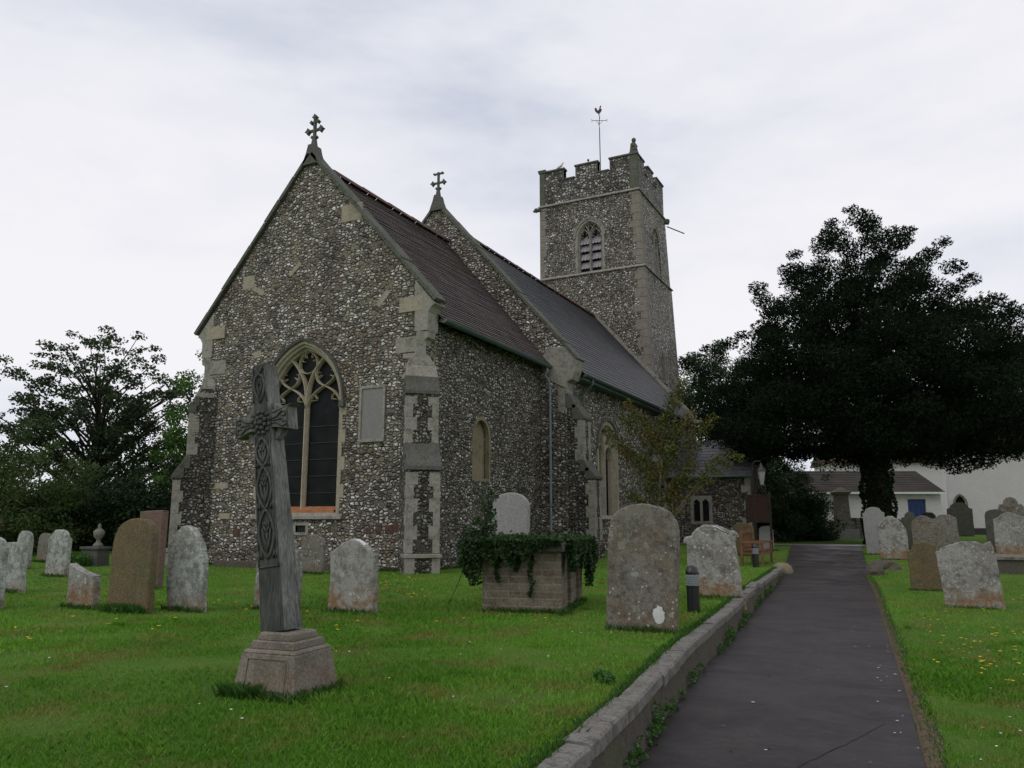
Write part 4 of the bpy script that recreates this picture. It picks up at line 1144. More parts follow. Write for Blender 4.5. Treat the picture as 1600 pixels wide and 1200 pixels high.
# gull on the parapet
gl = thing('gull', (-17.15, TE + .17, pzm + .10), 'small pale gull perched on the left battlement of the tower', 'bird')
mb = MB(gl.location.copy())
gx, gy, gzz = gl.location
mb.tube([(gx - .24, gy, gzz + .13), (gx - .08, gy, gzz + .17), (gx + .06, gy, gzz + .24), (gx + .13, gy, gzz + .33), (gx + .17, gy, gzz + .40), (gx + .24, gy, gzz + .40)], [.02, .07, .085, .05, .045, .01], 8)
for s in (-.03, .03): mb.tube([(gx, gy + s, gzz), (gx, gy + s, gzz + .16)], .008, 5)
mb.build('body', 'petal_white', gl, smooth=True)

# ---- porch on the north side of the nave
py0, pxN = 35.0, -6.35
pw = [(-8.86, 1.2), (-8.1, 1.2), (-8.1, 2.22), (-8.86, 2.22)]
wallbox('porch_wall', 'flint_north', [(nx1, -.4), (pxN, -.4), (pxN, 3.15), (nx1, 3.15)], [pw], fx(py0), .4)
wallbox('porch_wall', 'flint_north', [(py0 + .4, -.4), (py0 + 4.2, -.4), (py0 + 4.2, 3.15), (py0 + 2.1, 4.9), (py0 + .4, 3.3)], [], fy(pxN), .4)
mb = MB(CO)
mb.prism([(-8.96, 1.1), (-8.0, 1.1), (-8.0, 2.32), (-8.96, 2.32)], [[(-8.82, 1.22), (-8.53, 1.22), (-8.53, 2.05), (-8.675, 2.18), (-8.82, 2.05)], [(-8.43, 1.22), (-8.14, 1.22), (-8.14, 2.05), (-8.285, 2.18), (-8.43, 2.05)]], fx(py0 - .012), 0, .2)
pwn = mb.build('porch_window', 'limestone', CH); pwn['label'] = 'small square-framed two-light porch window'
mb = MB(CO); mb.box(-8.9, -8.05, py0 + .12, py0 + .14, 1.15, 2.25); mb.build('pane', 'glass_dark', pwn)
mb = MB(CO); corner_blocks(mb, pxN, py0, 1, -1, 0, 3.1, .36, .34, .2); mb.build('quoins', 'limestone', CH, bevel=.01)
mb = MB(CO)
def slope_y(mb, x0, x1, ya, za, yb_, zb, courses, step=.02):
    L = math.hypot(yb_ - ya, zb - za); uy, uz = (yb_ - ya) / L, (zb - za) / L
    for c in range(courses):
        a, b = L*c/courses, L*(c+1)/courses
        y0_, z0_ = ya + uy*a, za + uz*a; y1_, z1_ = ya + uy*b, za + uz*b + step
        mb.add([(x0, y0_, z0_), (x1, y0_, z0_), (x1, y1_, z1_), (x0, y1_, z1_)], [(0, 1, 2, 3)], [[(x0, -a), (x1, -a), (x1, -b), (x0, -b)]])
        mb.add([(x0, y1_, z1_), (x1, y1_, z1_), (x1, y1_, z1_ - step - .01), (x0, y1_, z1_ - step - .01)], [(0, 1, 2, 3)], [[(x0, -b), (x1, -b), (x1, -b - .001), (x0, -b - .001)]])
slope_y(mb, nx1, pxN + .15, py0 + 2.1, 4.95, py0 - .22, 3.16, 12)
slope_y(mb, nx1, pxN + .15, py0 + 2.1, 4.95, py0 + 4.4, 3.16, 12)
mb.build('porch_roof', 'porch_slate', CH)
mb = MB(CO); mb.tube([(nx1 + .05, py0 - .26, 3.13), (pxN + .2, py0 - .26, 3.12)], .05, 8); mb.build('gutter', 'gutter_green', CH)

# ------------------------------------------------------------------ gravestones
def gzz_(x, y): return float(gz(x, y))
PR = {
 'round': [(-1, .95), (-.985, .7), (-.9, .42), (-.72, .2), (-.4, .05), (0, 0), (.4, .05), (.72, .2), (.9, .42), (.985, .7), (1, .95)],
 'arch': [(-1, .75), (-.96, .5), (-.8, .27), (-.5, .09), (0, 0), (.5, .09), (.8, .27), (.96, .5), (1, .75)],
 'shoulder': [(-1, .66), (-.985, .58), (-.9, .53), (-.78, .5), (-.72, .42), (-.66, .28), (-.45, .1), (0, 0), (.45, .1), (.66, .28), (.72, .42), (.78, .5), (.9, .53), (.985, .58), (1, .66)],
 'ogee': [(-1, .60), (-.97, .45), (-.86, .42), (-.72, .36), (-.5, .17), (-.25, .04), (0, 0), (.3, .05), (.55, .2), (.74, .3), (.88, .3), (.98, .42), (1, .6)],
 'gentle': [(-1, .5), (-.95, .33), (-.7, .15), (-.35, .03), (0, 0), (.35, .03), (.7, .15), (.95, .33), (1, .5)],
 'flat': [(-1, .08), (-.98, .02), (-.5, 0), (0, 0), (.5, 0), (.98, .02), (1, .08)],
 'broken': [(-1, .04), (-.93, 0), (-.7, .12), (-.45, .2), (-.1, .36), (.3, .46), (.7, .56), (.95, .6), (1, .66)],
 'double': [(-1, .5), (-.97, .36), (-.85, .2), (-.6, .06), (-.35, .05), (-.12, .17), (0, .2), (.12, .12), (.3, .02), (.6, 0), (.82, .08), (.88, .14), (.97, .15), (1, .3)],
 'hipped': [(-1, .75), (-.97, .62), (-.84, .55), (-.72, .42), (-.5, .2), (-.2, .02), (0, 0), (.2, .04), (.5, .3), (.74, .6), (.88, .85), (.98, 1.1), (1, 1.3)],
 'rosette': [(-1, .42), (-.98, .3), (-.88, .28), (-.8, .2), (-.6, .1), (-.2, .0), (.2, .0), (.5, .04), (.68, .12), (.74, .1), (.9, .06), (.98, .12), (1, .3)],
 'trefoil': [(-1, .95), (-.95, .75), (-.8, .62), (-.62, .62), (-.56, .5), (-.5, .28), (-.3, .06), (0, 0), (.3, .06), (.5, .28), (.56, .5), (.62, .62), (.8, .62), (.95, .75), (1, .95)],
}
def crom(pts, n=5):
    out = []
    for i in range(len(pts) - 1):
        p0 = pts[max(i-1, 0)]; p1 = pts[i]; p2 = pts[i+1]; p3 = pts[min(i+2, len(pts)-1)]
        for k in range(n):
            t = k / n
            out.append(tuple(.5 * ((2*p1[j]) + (-p0[j]+p2[j])*t + (2*p0[j]-5*p1[j]+4*p2[j]-p3[j])*t*t + (-p0[j]+3*p1[j]-3*p2[j]+p3[j])*t**3) for j in (0, 1)))
    out.append(pts[-1]); return out
def headstone(x, y, w_, h, t, prof, mat, label, lean=0, tilt=0, rz=0, taper=0, rough=.006, seed=1, group=None, patch=None, rim=False):
    z = gzz_(x, y)
    o = thing('headstone', (x, y, z), label, 'headstone', group, R(rz))
    rr = random.Random(seed); a = w_ / 2
    top = [(u * a, h - d * a) for u, d in crom(PR[prof])]
    zt0 = top[0][1]; n = 9
    zt1 = top[-1][1]
    L = [(-a, -.25 + (zt0 + .25) * k / n) for k in range(n)]
    Rt = [(a, zt1 + (-.25 - zt1) * k / n) for k in range(1, n + 1)]
    loop = L + top + Rt
    sm = 0
    out = []
    for i, (px, pz) in enumerate(loop):
        sm = sm * .5 + rr.uniform(-1, 1) * rough
        big = math.sin(pz * 9 + seed) * rough * .7
        f = 1 - taper * max(0, (1 - pz / h)) 
        sgn = 1 if px > 0 else -1
        out.append((px * f + (sm + big) * sgn * (1 if abs(px) > a * .6 else .3), pz + (sm if pz > zt0 - .02 else 0)))
    cx = sum(p[0] for p in out) / len(out); cz = h * .5
    def ins(e): return [(cx + (p[0] - cx) * (1 - e / a), cz + (p[1] - cz) * (1 - e / (h * .5))) for p in out]
    M = Matrix.Rotation(R(lean), 4, 'Y') @ Matrix.Rotation(R(-tilt), 4, 'X')
    mb = MB((0, 0, 0))
    rings = [(ins(.016), -t/2), (out, -t/2 + .014), (out, t/2 - .014), (ins(.016), t/2)]
    vs = []
    for lp, yy in rings: vs += [M @ Vector((p[0], yy, p[1])) for p in lp]
    m = len(out); fs = []
    for k in range(3):
        for i in range(m): fs.append((k*m+i, k*m+(i+1) % m, (k+1)*m+(i+1) % m, (k+1)*m+i))
    # faces: tessellate the front and back
    for k, rev in ((0, False), (3, True)):
        tt = tessellate_polygon([[Vector((p[0], p[1], 0)) for p in rings[k][0]]])
        fs += [tuple(k*m+i for i in (t_[::-1] if rev else t_)) for t_ in tt]
    mb.add(vs, fs)
    ob = mb.build('slab', mat, o)
    ob.data.name = 'headstone_slab'
    if rim:
        mb = MB()
        lp = [M @ Vector((p[0] * 1.03, 0, p[1] + .018)) for p in out if p[1] > zt0 - .02]
        mb.tube(lp[2:-2], t * .36, 8)
        mb.build('moulded_rim', mat, o, smooth=True)
    if patch:
        px, pz, r_ = patch
        mb = MB(); n = 18
        ring = [(px + r_ * .8 * math.cos(2*PI*i/n) * rr.uniform(.8, 1.12), pz + r_ * 1.15 * math.sin(2*PI*i/n) * rr.uniform(.8, 1.1)) for i in range(n)]
        ctr = M @ Vector((px, -t/2 - .010, pz))
        mb.add([M @ Vector((p[0], -t/2 - .004, p[1])) for p in ring] + [ctr], [(i, (i+1) % n, n) for i in range(n)])
        mb.build('lichen_patch', 'lichen_patch', o)
    return o
HS = headstone
HS(-11.75, 6.89, .62, 1.0, .10, 'arch', 'grave_pale', 'pale lichened headstone cut off by the left edge of the picture', -2, seed=1)
HS(-14.08, 8.58, .80, .84, .12, 'rosette', 'grave_pale', 'broad low grey headstone with a cut-cornered top near the left edge', -3, seed=2)
HS(-20.60, 12.85, .52, .95, .12, 'round', 'grave_pale', 'narrow round-topped lichened headstone far back on the left beside the boundary wall', 1, seed=3)
HS(-22.0, 14.3, .55, .80, .10, 'gentle', 'grave_mottled', 'small dull headstone half hidden behind the pale leaning one at far left', 3, seed=4)
HS(-17.17, 11.49, .68, 1.03, .12, 'shoulder', 'grave_pale', 'pale shouldered headstone standing alone on the far left lawn', 2, seed=5)
HS(-10.58, 7.51, .56, .62, .13, 'broken', 'grave_orange', 'low broken headstone with a steeply slanting top and orange lichen foot', -2, seed=7, rough=.009)
HS(-9.57, 7.49, .80, 1.25, .13, 'round', 'grave_brown', 'large brown round-topped headstone with weeds at its foot', -6, 5, seed=8, rough=.003)
HS(-12.59, 10.20, .62, 1.40, .14, 'flat', 'grave_pink', 'tall square-topped pinkish stone behind the brown round-topped headstone', -2, 2, seed=9, rough=.002)
HS(-9.01, 7.94, .68, 1.15, .12, 'hipped', 'grave_pale', 'pale grey headstone with uneven sloping shoulder, leaning beside the left buttress', -6, 2, seed=10, rough=.01)
HS(-8.02, 8.61, .76, 1.02, .12, 'shoulder', 'grave_orange', 'lichened headstone mostly hidden behind the shaft of the oak cross', 1, seed=11, rough=.008)
HS(-12.68, 14.72, .68, .90, .10, 'arch', 'grave_mottled', 'grey round-shouldered headstone close against the chancel wall under the air vent', 1, seed=12)
HS(-6.84, 8.77, .74, .96, .12, 'ogee', 'grave_orange', 'mottled headstone with a curved white-capped crest and orange stains, right of the oak cross', 0, seed=13, rough=.008)
HS(-6.62, 12.95, .74, 1.72, .10, 'arch', 'grave_smooth', 'smooth pale tall headstone rising behind the ivy-covered chest tomb', 1, seed=14, rough=.002)
HS(-2.86, 8.82, .80, 1.40, .11, 'round', 'grave_mottled', 'big speckled round-topped headstone with a white lichen patch, left of the path', 3.5, -1, rz=4, seed=15, rough=.004, patch=(.20, .20, .085))
HS(-2.95, 13.02, .80, 1.10, .12, 'ogee', 'grave_orange', 'lichened headstone with a scrolled crest leaning over the retaining wall', -5, 1, rz=3, seed=16, rough=.011, rim=True)
HS(-5.16, 26.82, .70, 1.05, .10, 'round', 'grave_brown', 'brownish headstone directly behind the wooden bench', 0, seed=17)
HS(-4.85, 29.29, .48, .85, .10, 'arch', 'grave_smooth', 'pale narrow headstone peeping out right of the brown one behind the bench', 0, seed=18)
HS(-1.26, 28.60, .66, 1.55, .12, 'shoulder', 'grave_smooth', 'tall smooth grey headstone at the right edge of the path by the yew', -3, 0, seed=19, rough=.003)
HS(-.73, 26.93, .80, 1.33, .12, 'hipped', 'grave_orange', 'lichened headstone in front of the tall smooth grey one by the path', -3, 0, seed=20, rough=.006)
HS(-.30, 31.41, .60, 1.28, .12, 'trefoil', 'grave_dark', 'blackened headstone in the shade just right of the yew trunk', 0, seed=21)
HS(.43, 29.98, 1.36, 1.24, .12, 'double', 'grave_mottled', 'wide double headstone with two curved lobes in front of the cottage door', -1, 0, seed=22)
HS(2.0, 50.6, 1.25, 1.85, .16, 'shoulder', 'grave_dark', 'dark shouldered headstone silhouetted against the white house', 0, seed=23)
HS(.36, 39.98, .60, 1.27, .12, 'round', 'grave_dark', 'dark headstone whose rounded tip shows above the double headstone', 0, seed=24)
HS(.08, 19.47, .68, 1.05, .12, 'shoulder', 'grave_brown', 'brown shouldered headstone right behind the leaning speckled one', -3, 0, seed=25, rough=.009)
HS(.75, 16.27, .90, 1.16, .12, 'rosette', 'grave_orange', 'broad speckled headstone leaning left with orange lichen along its foot', -5, 1, rz=-4, seed=26, rough=.006)
HS(2.22, 30.6, .60, 1.38, .12, 'round', 'grave_dark', 'dark headstone overlapping behind the lichened one at the right edge', 0, seed=27)
HS(2.74, 31.3, .74, 1.75, .12, 'trefoil', 'grave_mottled', 'tall lobed headstone standing behind the others at the right edge', 0, seed=28)
HS(2.48, 29.16, .88, 1.33, .12, 'ogee', 'grave_orange', 'lichen-crusted headstone in front of two others at the right edge', 0, seed=29)
# low dark block with a small finial at the far left
t = thing('low_tomb', (-20.1, 14.5, gzz_(-20.1, 14.5)), 'low dark square memorial block with a small urn, under the trees on the left', 'tomb')
mb = MB(); mb.frustum((-.36, .36, -.2, .2, -.1), (-.34, .34, -.18, .18, .42)); mb.box(-.38, .38, -.22, .22, .421, .50); mb.build('block', 'grave_dark', t, bevel=.02)
mb = MB(); mb.lathe([(.14, .50), (.12, .56), (.06, .62), (.05, .68), (.13, .78), (.15, .90), (.10, .95), (.04, 1.0), (.05, 1.06), (.01, 1.12)], (-.05, .1, 0), 12); mb.build('urn', 'grave_mottled', t, smooth=True)
# ledger slab at the right edge
t = thing('ledger_tomb', (2.2, 24.0, gzz_(2.2, 24.0)), 'low flat-topped ledger tomb lying in the grass at the right edge', 'tomb')
mb = MB(); mb.box(-.62, .75, -.5, 1.3, -.2, .34); mb.build('base', 'kerb_wall', t, bevel=.02)
mb = MB(); mb.box(-.68, .81, -.56, 1.36, .343, .43); mb.build('slab', 'grave_mottled', t, bevel=.015)
# old kerb stones half sunk at the path edge
for i, (x, y, w_, d_, h, lab) in enumerate([(-1.12, 22.6, .42, .5, .30, 'rough weathered stone block at the bend of the path edge, nearest of the two'),
                                       (-.95, 24.0, .75, .6, .26, 'rough mossy stone block lying behind the nearest one by the path edge')]):
    mb = MB(); rr = random.Random(40 + i)
    mb.lathe([(.36, -.15), (.40, .0), (.38, .12), (.30, .22), (.16, .27), (.02, .28)], (0, 0, 0), 11)
    mb.v = [(v[0] * w_ * 1.5 * rr.uniform(.85, 1.12), v[1] * d_ * 1.5 * rr.uniform(.85, 1.12), v[2] * h / .28 * rr.uniform(.85, 1.1)) for v in mb.v]
    o = mb.build('kerb_block', 'kerb_wall'); o.location = (x, y, gzz_(x + .15, y)); tag(o, lab, 'stone')
t = thing('end_stone', (-3.36, 22.5, gzz_(-3.5, 22.5) - .09), 'orange-brown rounded stone ending the retaining wall beside the path', 'stone')
mb = MB(); mb.lathe([(.26, -.3), (.28, 0), (.25, .12), (.15, .2), (.02, .22)], (0, 0, 0), 12); mb.build('stone', 'render_brown', t, smooth=True)

# ------------------------------------------------------------------ oak memorial cross
MC = thing('memorial_cross', (-4.16, 4.60, 0), 'carved weathered oak cross on a stepped stone pedestal in the foreground lawn', 'cross', rz=R(6))
mb = MB(); mb.frustum((-.275, .275, -.275, .275, -.08), (-.225, .225, -.225, .225, .285)); mb.frustum((-.225, .225, -.225, .225, .286), (-.21, .21, -.21, .21, .31))
b1 = mb.build('pedestal', 'pedestal_stone', MC, bevel=.008)
mb = MB()
for k in range(1):
    mb.prism([(-.17, .05), (.17, .05), (.16, .255), (-.16, .255)], [[(-.167, .053), (.167, .053), (.157, .252), (-.157, .252)]], lambda u, v, d: (u, -.272 + v * .137 + d, v), .0, .01)
mb.build('incised_border', 'pedestal_stone', b1)
mb = MB(); mb.box(-.185, .185, -.185, .185, .311, .35); mb.frustum((-.185, .185, -.185, .185, .351), (-.175, .175, -.175, .175, .365))
mb.box(-.15, .15, -.15, .15, .366, .40); mb.frustum((-.15, .15, -.15, .15, .401), (-.135, .135, -.135, .135, .42))
mb.build('steps', 'pedestal_stone', MC, bevel=.005)
LM = Matrix.Translation((-.062, 0, .42)) @ Matrix.Rotation(R(-8.0), 4, 'Y')       # the shaft leans to the left
H = 2.0
def hwid(z): return .118 + (.073 - .118) * (z / H)
def hdep(z): return .105 + (.070 - .105) * (z / H)
mb = MB()
nz = 14
lv = []
for i in range(nz + 1):
    z = H * i / nz
    a, d = hwid(z), hdep(z); c = .014
    lv.append([(-a + c, -d, z), (a - c, -d, z), (a, -d + c, z), (a, d - c, z), (a - c, d, z), (-a + c, d, z), (-a, d - c, z), (-a, -d + c, z)])
mb.add([LM @ Vector(p) for r in lv for p in r], [(i*8+k, i*8+(k+1) % 8, (i+1)*8+(k+1) % 8, (i+1)*8+k) for i in range(nz) for k in range(8)] + [tuple(range(8)), tuple(nz*8+k for k in range(8))])
shaft = mb.build('shaft', 'weathered_oak', MC)
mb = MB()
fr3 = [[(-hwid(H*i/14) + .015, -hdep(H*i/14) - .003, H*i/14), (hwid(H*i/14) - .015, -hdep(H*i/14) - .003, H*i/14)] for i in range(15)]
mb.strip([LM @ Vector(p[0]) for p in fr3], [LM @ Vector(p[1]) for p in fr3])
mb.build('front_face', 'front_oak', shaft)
ZC = 1.54
mb = MB()
for s in (-1, 1):
    mb = MB()
    lp = [(s*.05, ZC - .048), (s*.12, ZC - .055), (s*.245, ZC - .088), (s*.245, ZC + .088), (s*.12, ZC + .055), (s*.05, ZC + .048)]
    mb.prism(lp, [], lambda u, v, d: LM @ Vector((u, d, v)), -.083, .035)
    mb.build('arm', 'weathered_oak', MC, bevel=.004)
for (a0, a1) in ((20, 62), (118, 160), (200, 236), (304, 338)):
    pts = [(.155 * math.cos(R(a0 + (a1 - a0) * i / 6)), .155 * math.sin(R(a0 + (a1 - a0) * i / 6))) for i in range(7)]
    lp = [(p[0] * 1.12, ZC + p[1] * 1.12) for p in pts] + [(p[0] * .86, ZC + p[1] * .86) for p in reversed(pts)]
    mb = MB(); mb.prism(lp, [], lambda u, v, d: LM @ Vector((u, d, v)), -.045, .03)
    mb.build('ring_stub', 'weathered_oak', MC, bevel=.006)
# relief carving
mb = MB()
def yf(z): return -(hdep(z)) - .004
def rel(pts, r):
    mb.tube([LM @ Vector((u, yf(v) - r * .8, v)) for u, v in pts], r * 1.2, 6)
segs_ = [(.52, .88), (.88, 1.20), (1.20, 1.42)]
for j, (za, zb) in enumerate(segs_):
    A = hwid((za + zb) / 2) * .66
    n = 16
    for s in (-1, 1):
        rel([(s * A * math.sin(PI * i / n) ** .8, za + (zb - za) * i / n) for i in range(n + 1)], .0085)
    zm = za + (zb - za) * .55; hh = (zb - za)
    rel([(0, za + hh*.12), (.003, zm)], .006)
    for s in (-1, 1):
        rel([(0, zm - hh*.02), (s*A*.35, zm + hh*.10), (s*A*.55, zm + hh*.04), (s*A*.45, zm - hh*.12), (s*A*.2, zm - hh*.26), (0, za + hh*.15)], .0075)
        rel([(0, zm + hh*.08), (s*A*.18, zm + hh*.2), (s*A*.42, zm + hh*.2), (s*A*.34, zm + hh*.1)], .006)
        rel([(s*A*1.25, za + hh*.16), (s*A*1.12, za + hh*.02), (s*A*.7, za - hh*.03 + .01), (s*A*.9, za + hh*.12)], .0065)
A = hwid(1.85) * .66
for s in (-1, 1):
    rel([(0, 1.70), (s*A*.8, 1.78), (s*A, 1.84), (s*A*.7, 1.90), (0, 1.925), (-s*A*.3, 1.95), (-s*A*.7, 1.975)], .008)
    rel([(0, 1.75), (s*A*.4, 1.83), (s*A*.3, 1.87), (0, 1.84)], .006)
# raised borders
for s in (-1, 1):
    rel([(s * (hwid(z) - .019), z) for z in np.linspace(.46, 1.44, 8)], .0055)
    rel([(s * (hwid(z) - .017), z) for z in np.linspace(1.70, 1.98, 4)], .005)
rel([(-hwid(.46) + .019, .46), (hwid(.46) - .019, .46)], .0055)
# arm carving and central boss of berries
for s in (-1, 1):
    for q in (-1, 1):
        mb.tube([LM @ Vector((s*u, -.088, ZC + q*v)) for u, v in ((.08, .012), (.14, .022), (.19, .058), (.225, .05), (.22, .02), (.19, .022))], .0075, 6)
    mb.tube([LM @ Vector((s*u, -.088, ZC)) for u in (.08, .195)], .006, 6)
    mb.tube([LM @ Vector((s*.236, -.086, ZC + v)) for v in (-.075, .075)], .005, 6)
for (rad, cnt, br) in ((0, 1, .024), (.044, 7, .020), (.082, 12, .018)):
    for i in range(cnt):
        an = 2 * PI * i / max(cnt, 1) + rad * 9
        c = LM @ Vector((rad * math.cos(an), -.098 + rad * .12, ZC + rad * math.sin(an)))
        mb.lathe([(br * math.sin(PI * k / 5), -br * math.cos(PI * k / 5)) for k in range(1, 5)], c, 7)
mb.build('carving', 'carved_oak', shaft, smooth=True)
mb = MB()                                                     # splintered edge piece on the right arm
mb.prism([(.10, ZC + .058), (.27, ZC + .094), (.29, ZC + .10), (.11, ZC + .083)], [], lambda u, v, d: LM @ Vector((u, d, v)), -.085, .045)
mb.build('split_edge', 'weathered_oak', MC)

# ------------------------------------------------------------------ chest tomb with ivy
TB = thing('chest_tomb', (-5.08, 10.72, 0), 'brick chest tomb with a heavy ledger slab smothered in ivy', 'tomb', rz=R(14))
def uvbox(mb, x0, x1, y0, y1, z0, z1):
    vs = [(x, y, z) for z in (z0, z1) for y in (y0, y1) for x in (x0, x1)]
    F = [(0, 2, 3, 1), (4, 5, 7, 6), (0, 1, 5, 4), (2, 6, 7, 3), (0, 4, 6, 2), (1, 3, 7, 5)]
    uv = []
    for f in F:
        P = [vs[i] for i in f]
        ax = 0 if len({p[0] for p in P}) == 1 else (1 if len({p[1] for p in P}) == 1 else 2)
        uv.append([((p[1] if ax == 0 else p[0]), (p[1] if ax == 2 else p[2])) for p in P])
    mb.add(vs, F, uv)
mb = MB(); uvbox(mb, -.52, .52, -.98, .98, -.15, .80); mb.build('brick_body', 'tomb_brick', TB)
for (x, y) in ((.52, -.82), (.52, 0), (.52, .82)):
    mb = MB(); uvbox(mb, x - .05, x + .045, y - .17, y + .17, -.15, .797); mb.build('pilaster', 'tomb_brick', TB)
mb = MB(); mb.box(-.62, .62, -1.08, 1.08, .802, .905); mb.build('ledger_slab', 'grave_dark', TB, bevel=.018)

# ------------------------------------------------------------------ bollards, bench, notice board, lantern
def bollard(x, y, label):
    z = gzz_(x, y)
    t = thing('bollard_light', (x, y, z), label, 'bollard light', 'black bollard lights beside the path')
    r = .085
    mb = MB(); mb.lathe([(r, -.1), (r, .33), (r + .004, .335), (r + .004, .35)], seg=24); mb.build('post', 'black_plastic', t, smooth=False)
    mb = MB(); mb.lathe([(r - .014, .35), (r - .014, .50)], seg=24); mb.build('lamp_glass', 'lamp_glass', t)
    for k in range(5):
        mb = MB(); zz = .356 + k * .029
        mb.lathe([(r - .006, zz), (r + .006, zz - .003), (r + .006, zz + .002), (r - .006, zz + .012)], seg=24); mb.build('louvre', 'lead_grey' if False else 'pipe_grey', t)
    mb = MB(); mb.lathe([(r + .004, .50), (r + .005, .52), (r * .96, .55), (r * .8, .585), (r * .5, .61), (r * .2, .62), (.002, .622)], seg=24); mb.build('cap', 'black_plastic', t, smooth=True)
    return t
bollard(-2.80, 10.9, 'black domed bollard light between two headstones, nearer of the two')
bollard(-3.98, 22.2, 'black domed bollard light standing in front of the wooden bench')
BN = thing('bench', (-4.2, 22.95, gzz_(-4.2, 22.95)), 'orange-brown slatted wooden garden bench facing the path', 'bench')
def lb(mb, *a): mb.box(*a)
L_ = 1.5
for i, yy in enumerate((0, L_)):
    for xx, hh in ((-.28, .92), (.27, .60)):
        mb = MB(); mb.box(xx - .035, xx + .035, yy - .035, yy + .035, -.03, hh); mb.build('leg', 'bench_wood', BN, bevel=.006)
    mb = MB(); mb.prism([(-.30, .60), (.34, .60), (.36, .63), (.34, .66), (-.30, .66)], [], lambda u, v, d: (u, yy + d, v), -.05, .05); mb.build('armrest', 'bench_wood', BN, bevel=.008)
    mb = MB(); mb.box(-.245, .235, yy - .02, yy + .02, .30, .40); mb.build('side_rail', 'bench_wood', BN)
for k in range(5):
    mb = MB(); mb.box(-.24 + k*.105, -.15 + k*.105, -.06, L_ + .06, .405, .43); mb.build('seat_slat', 'bench_wood', BN, bevel=.004)
mb = MB(); mb.box(.235, .262, .03, L_ - .03, .30, .40); mb.build('front_rail', 'bench_wood', BN)
mb = MB(); mb.box(-.30, -.25, -.03, L_ + .03, .86, .95); mb.build('back_rail', 'bench_wood', BN, bevel=.01)
mb = MB(); mb.box(-.29, -.25, .03, L_ - .03, .47, .53); mb.build('back_rail', 'bench_wood', BN, bevel=.01)
for k in range(11):
    mb = MB(); y_ = .10 + k * (L_ - .2) / 10; mb.box(-.28, -.262, y_ - .028, y_ + .028, .53, .862); mb.build('back_slat', 'bench_wood', BN)
NB = thing('notice_board', (-5.0, 28.9, gzz_(-5.0, 28.9)), 'dark wooden notice board on two posts in the shade by the path', 'notice board', rz=R(-5))
mb = MB(); mb.box(-.36, .36, -.03, .03, .98, 1.95); mb.build('board', 'board_brown', NB, bevel=.01)
mb = MB(); mb.prism([(-.36, .98), (.36, .98), (.36, 1.95), (-.36, 1.95)], [[(-.31, 1.03), (.31, 1.03), (.31, 1.90), (-.31, 1.90)]], lambda u, v, d: (u, d, v), -.05, -.031); mb.build('frame', 'bark_dark', NB)
for s in (-1, 1):
    mb = MB(); mb.box(s*.40 - .035, s*.40 + .035, -.035, .035, -.1, 2.05); mb.build('post', 'bark_dark', NB)
LP = thing('lantern_post', (-4.55, 27.2, gzz_(-4.55, 27.2)), 'pale lamp post carrying a hanging tapered lantern beside the notice board', 'street lamp')
mb = MB(); mb.tube([(-.28, 0, -.1), (-.28, 0, 2.95), (-.2, 0, 3.05), (0, 0, 3.05)], .028, 8); mb.build('post', 'bark_dark', LP)
mb = MB(); mb.lathe([(.05, 2.28), (.13, 2.72)], seg=6); mb.build('lantern_glass', 'dull_glass', LP)
mb = MB(); mb.lathe([(.16, 2.721), (.15, 2.76), (.07, 2.86), (.02, 2.98), (.01, 3.0)], seg=6); mb.lathe([(.055, 2.23), (.055, 2.279)], seg=6); mb.build('lantern_cap', 'iron_dark', LP)
# far obelisk memorial under the yew
OB = thing('obelisk', (-3.5, 44.0, gzz_(-3.5, 44.0)), 'grey pillar monument with a moulded cap in front of the white cottage', 'monument', rz=R(20))
mb = MB(); mb.box(-.62, .62, -.62, .62, -.2, .45); mb.build('base', 'grave_smooth', OB, bevel=.03)
mb = MB(); mb.frustum((-.50, .50, -.50, .50, .452), (-.46, .46, -.46, .46, .85)); mb.build('plinth', 'grave_mottled', OB, bevel=.02)
mb = MB(); mb.frustum((-.34, .34, -.34, .34, .852), (-.29, .29, -.29, .29, 2.15)); mb.build('pillar', 'grave_mottled', OB, bevel=.02)
mb = MB(); mb.frustum((-.32, .32, -.32, .32, 2.152), (-.42, .42, -.42, .42, 2.3)); mb.frustum((-.42, .42, -.42, .42, 2.301), (-.05, .05, -.05, .05, 2.55)); mb.build('cap', 'grave_mottled', OB)
SL = thing('slatted_box', (-2.35, 44.6, gzz_(-2.35, 44.6)), 'pale slatted compost box beside the pillar monument', 'box', rz=R(24))
for k in range(6):
    mb = MB(); mb.box(-.6, .6, -.03, 0, .02 + k*.17, .16 + k*.17); mb.box(-.6, -.57, 0, 1, .02 + k*.17, .16 + k*.17); mb.build('slat', 'kerb_stone', SL)
mb = MB(); mb.box(-.56, .56, .01, .95, -.1, .9); mb.build('box', 'soil', SL)

# ------------------------------------------------------------------ houses and walls beyond
CT = thing('cottage', (-2.1, 53.5, .35), 'low white cottage with a mossy tiled roof and a blue door behind the yew', 'cottage', rz=R(26.7))
mb = MB(); mb.prism([(-5.2, -.5), (3.75, -.5), (3.75, 2.6), (-5.2, 2.6)], [[(-4.35, 1.35), (-3.95, 1.35), (-3.95, 1.95), (-4.35, 1.95)], [(-3.75, 1.35), (-3.35, 1.35), (-3.35, 1.95), (-3.75, 1.95)], [(1.72, 0), (2.82, 0), (2.82, 2.2), (1.72, 2.2)]], lambda u, v, d: (u, d, v), 0, .3)
mb.box(-5.2, 3.75, .3, 5.5, -.5, 2.58); mb.build('wall', 'white_wash', CT)
mb = MB(); slope_y(mb, -5.5, 3.9, 3.1, 4.1, -.3, 2.62, 12, .03); slope_y(mb, -5.5, 3.9, 3.1, 4.1, 5.9, 2.62, 12, .03)
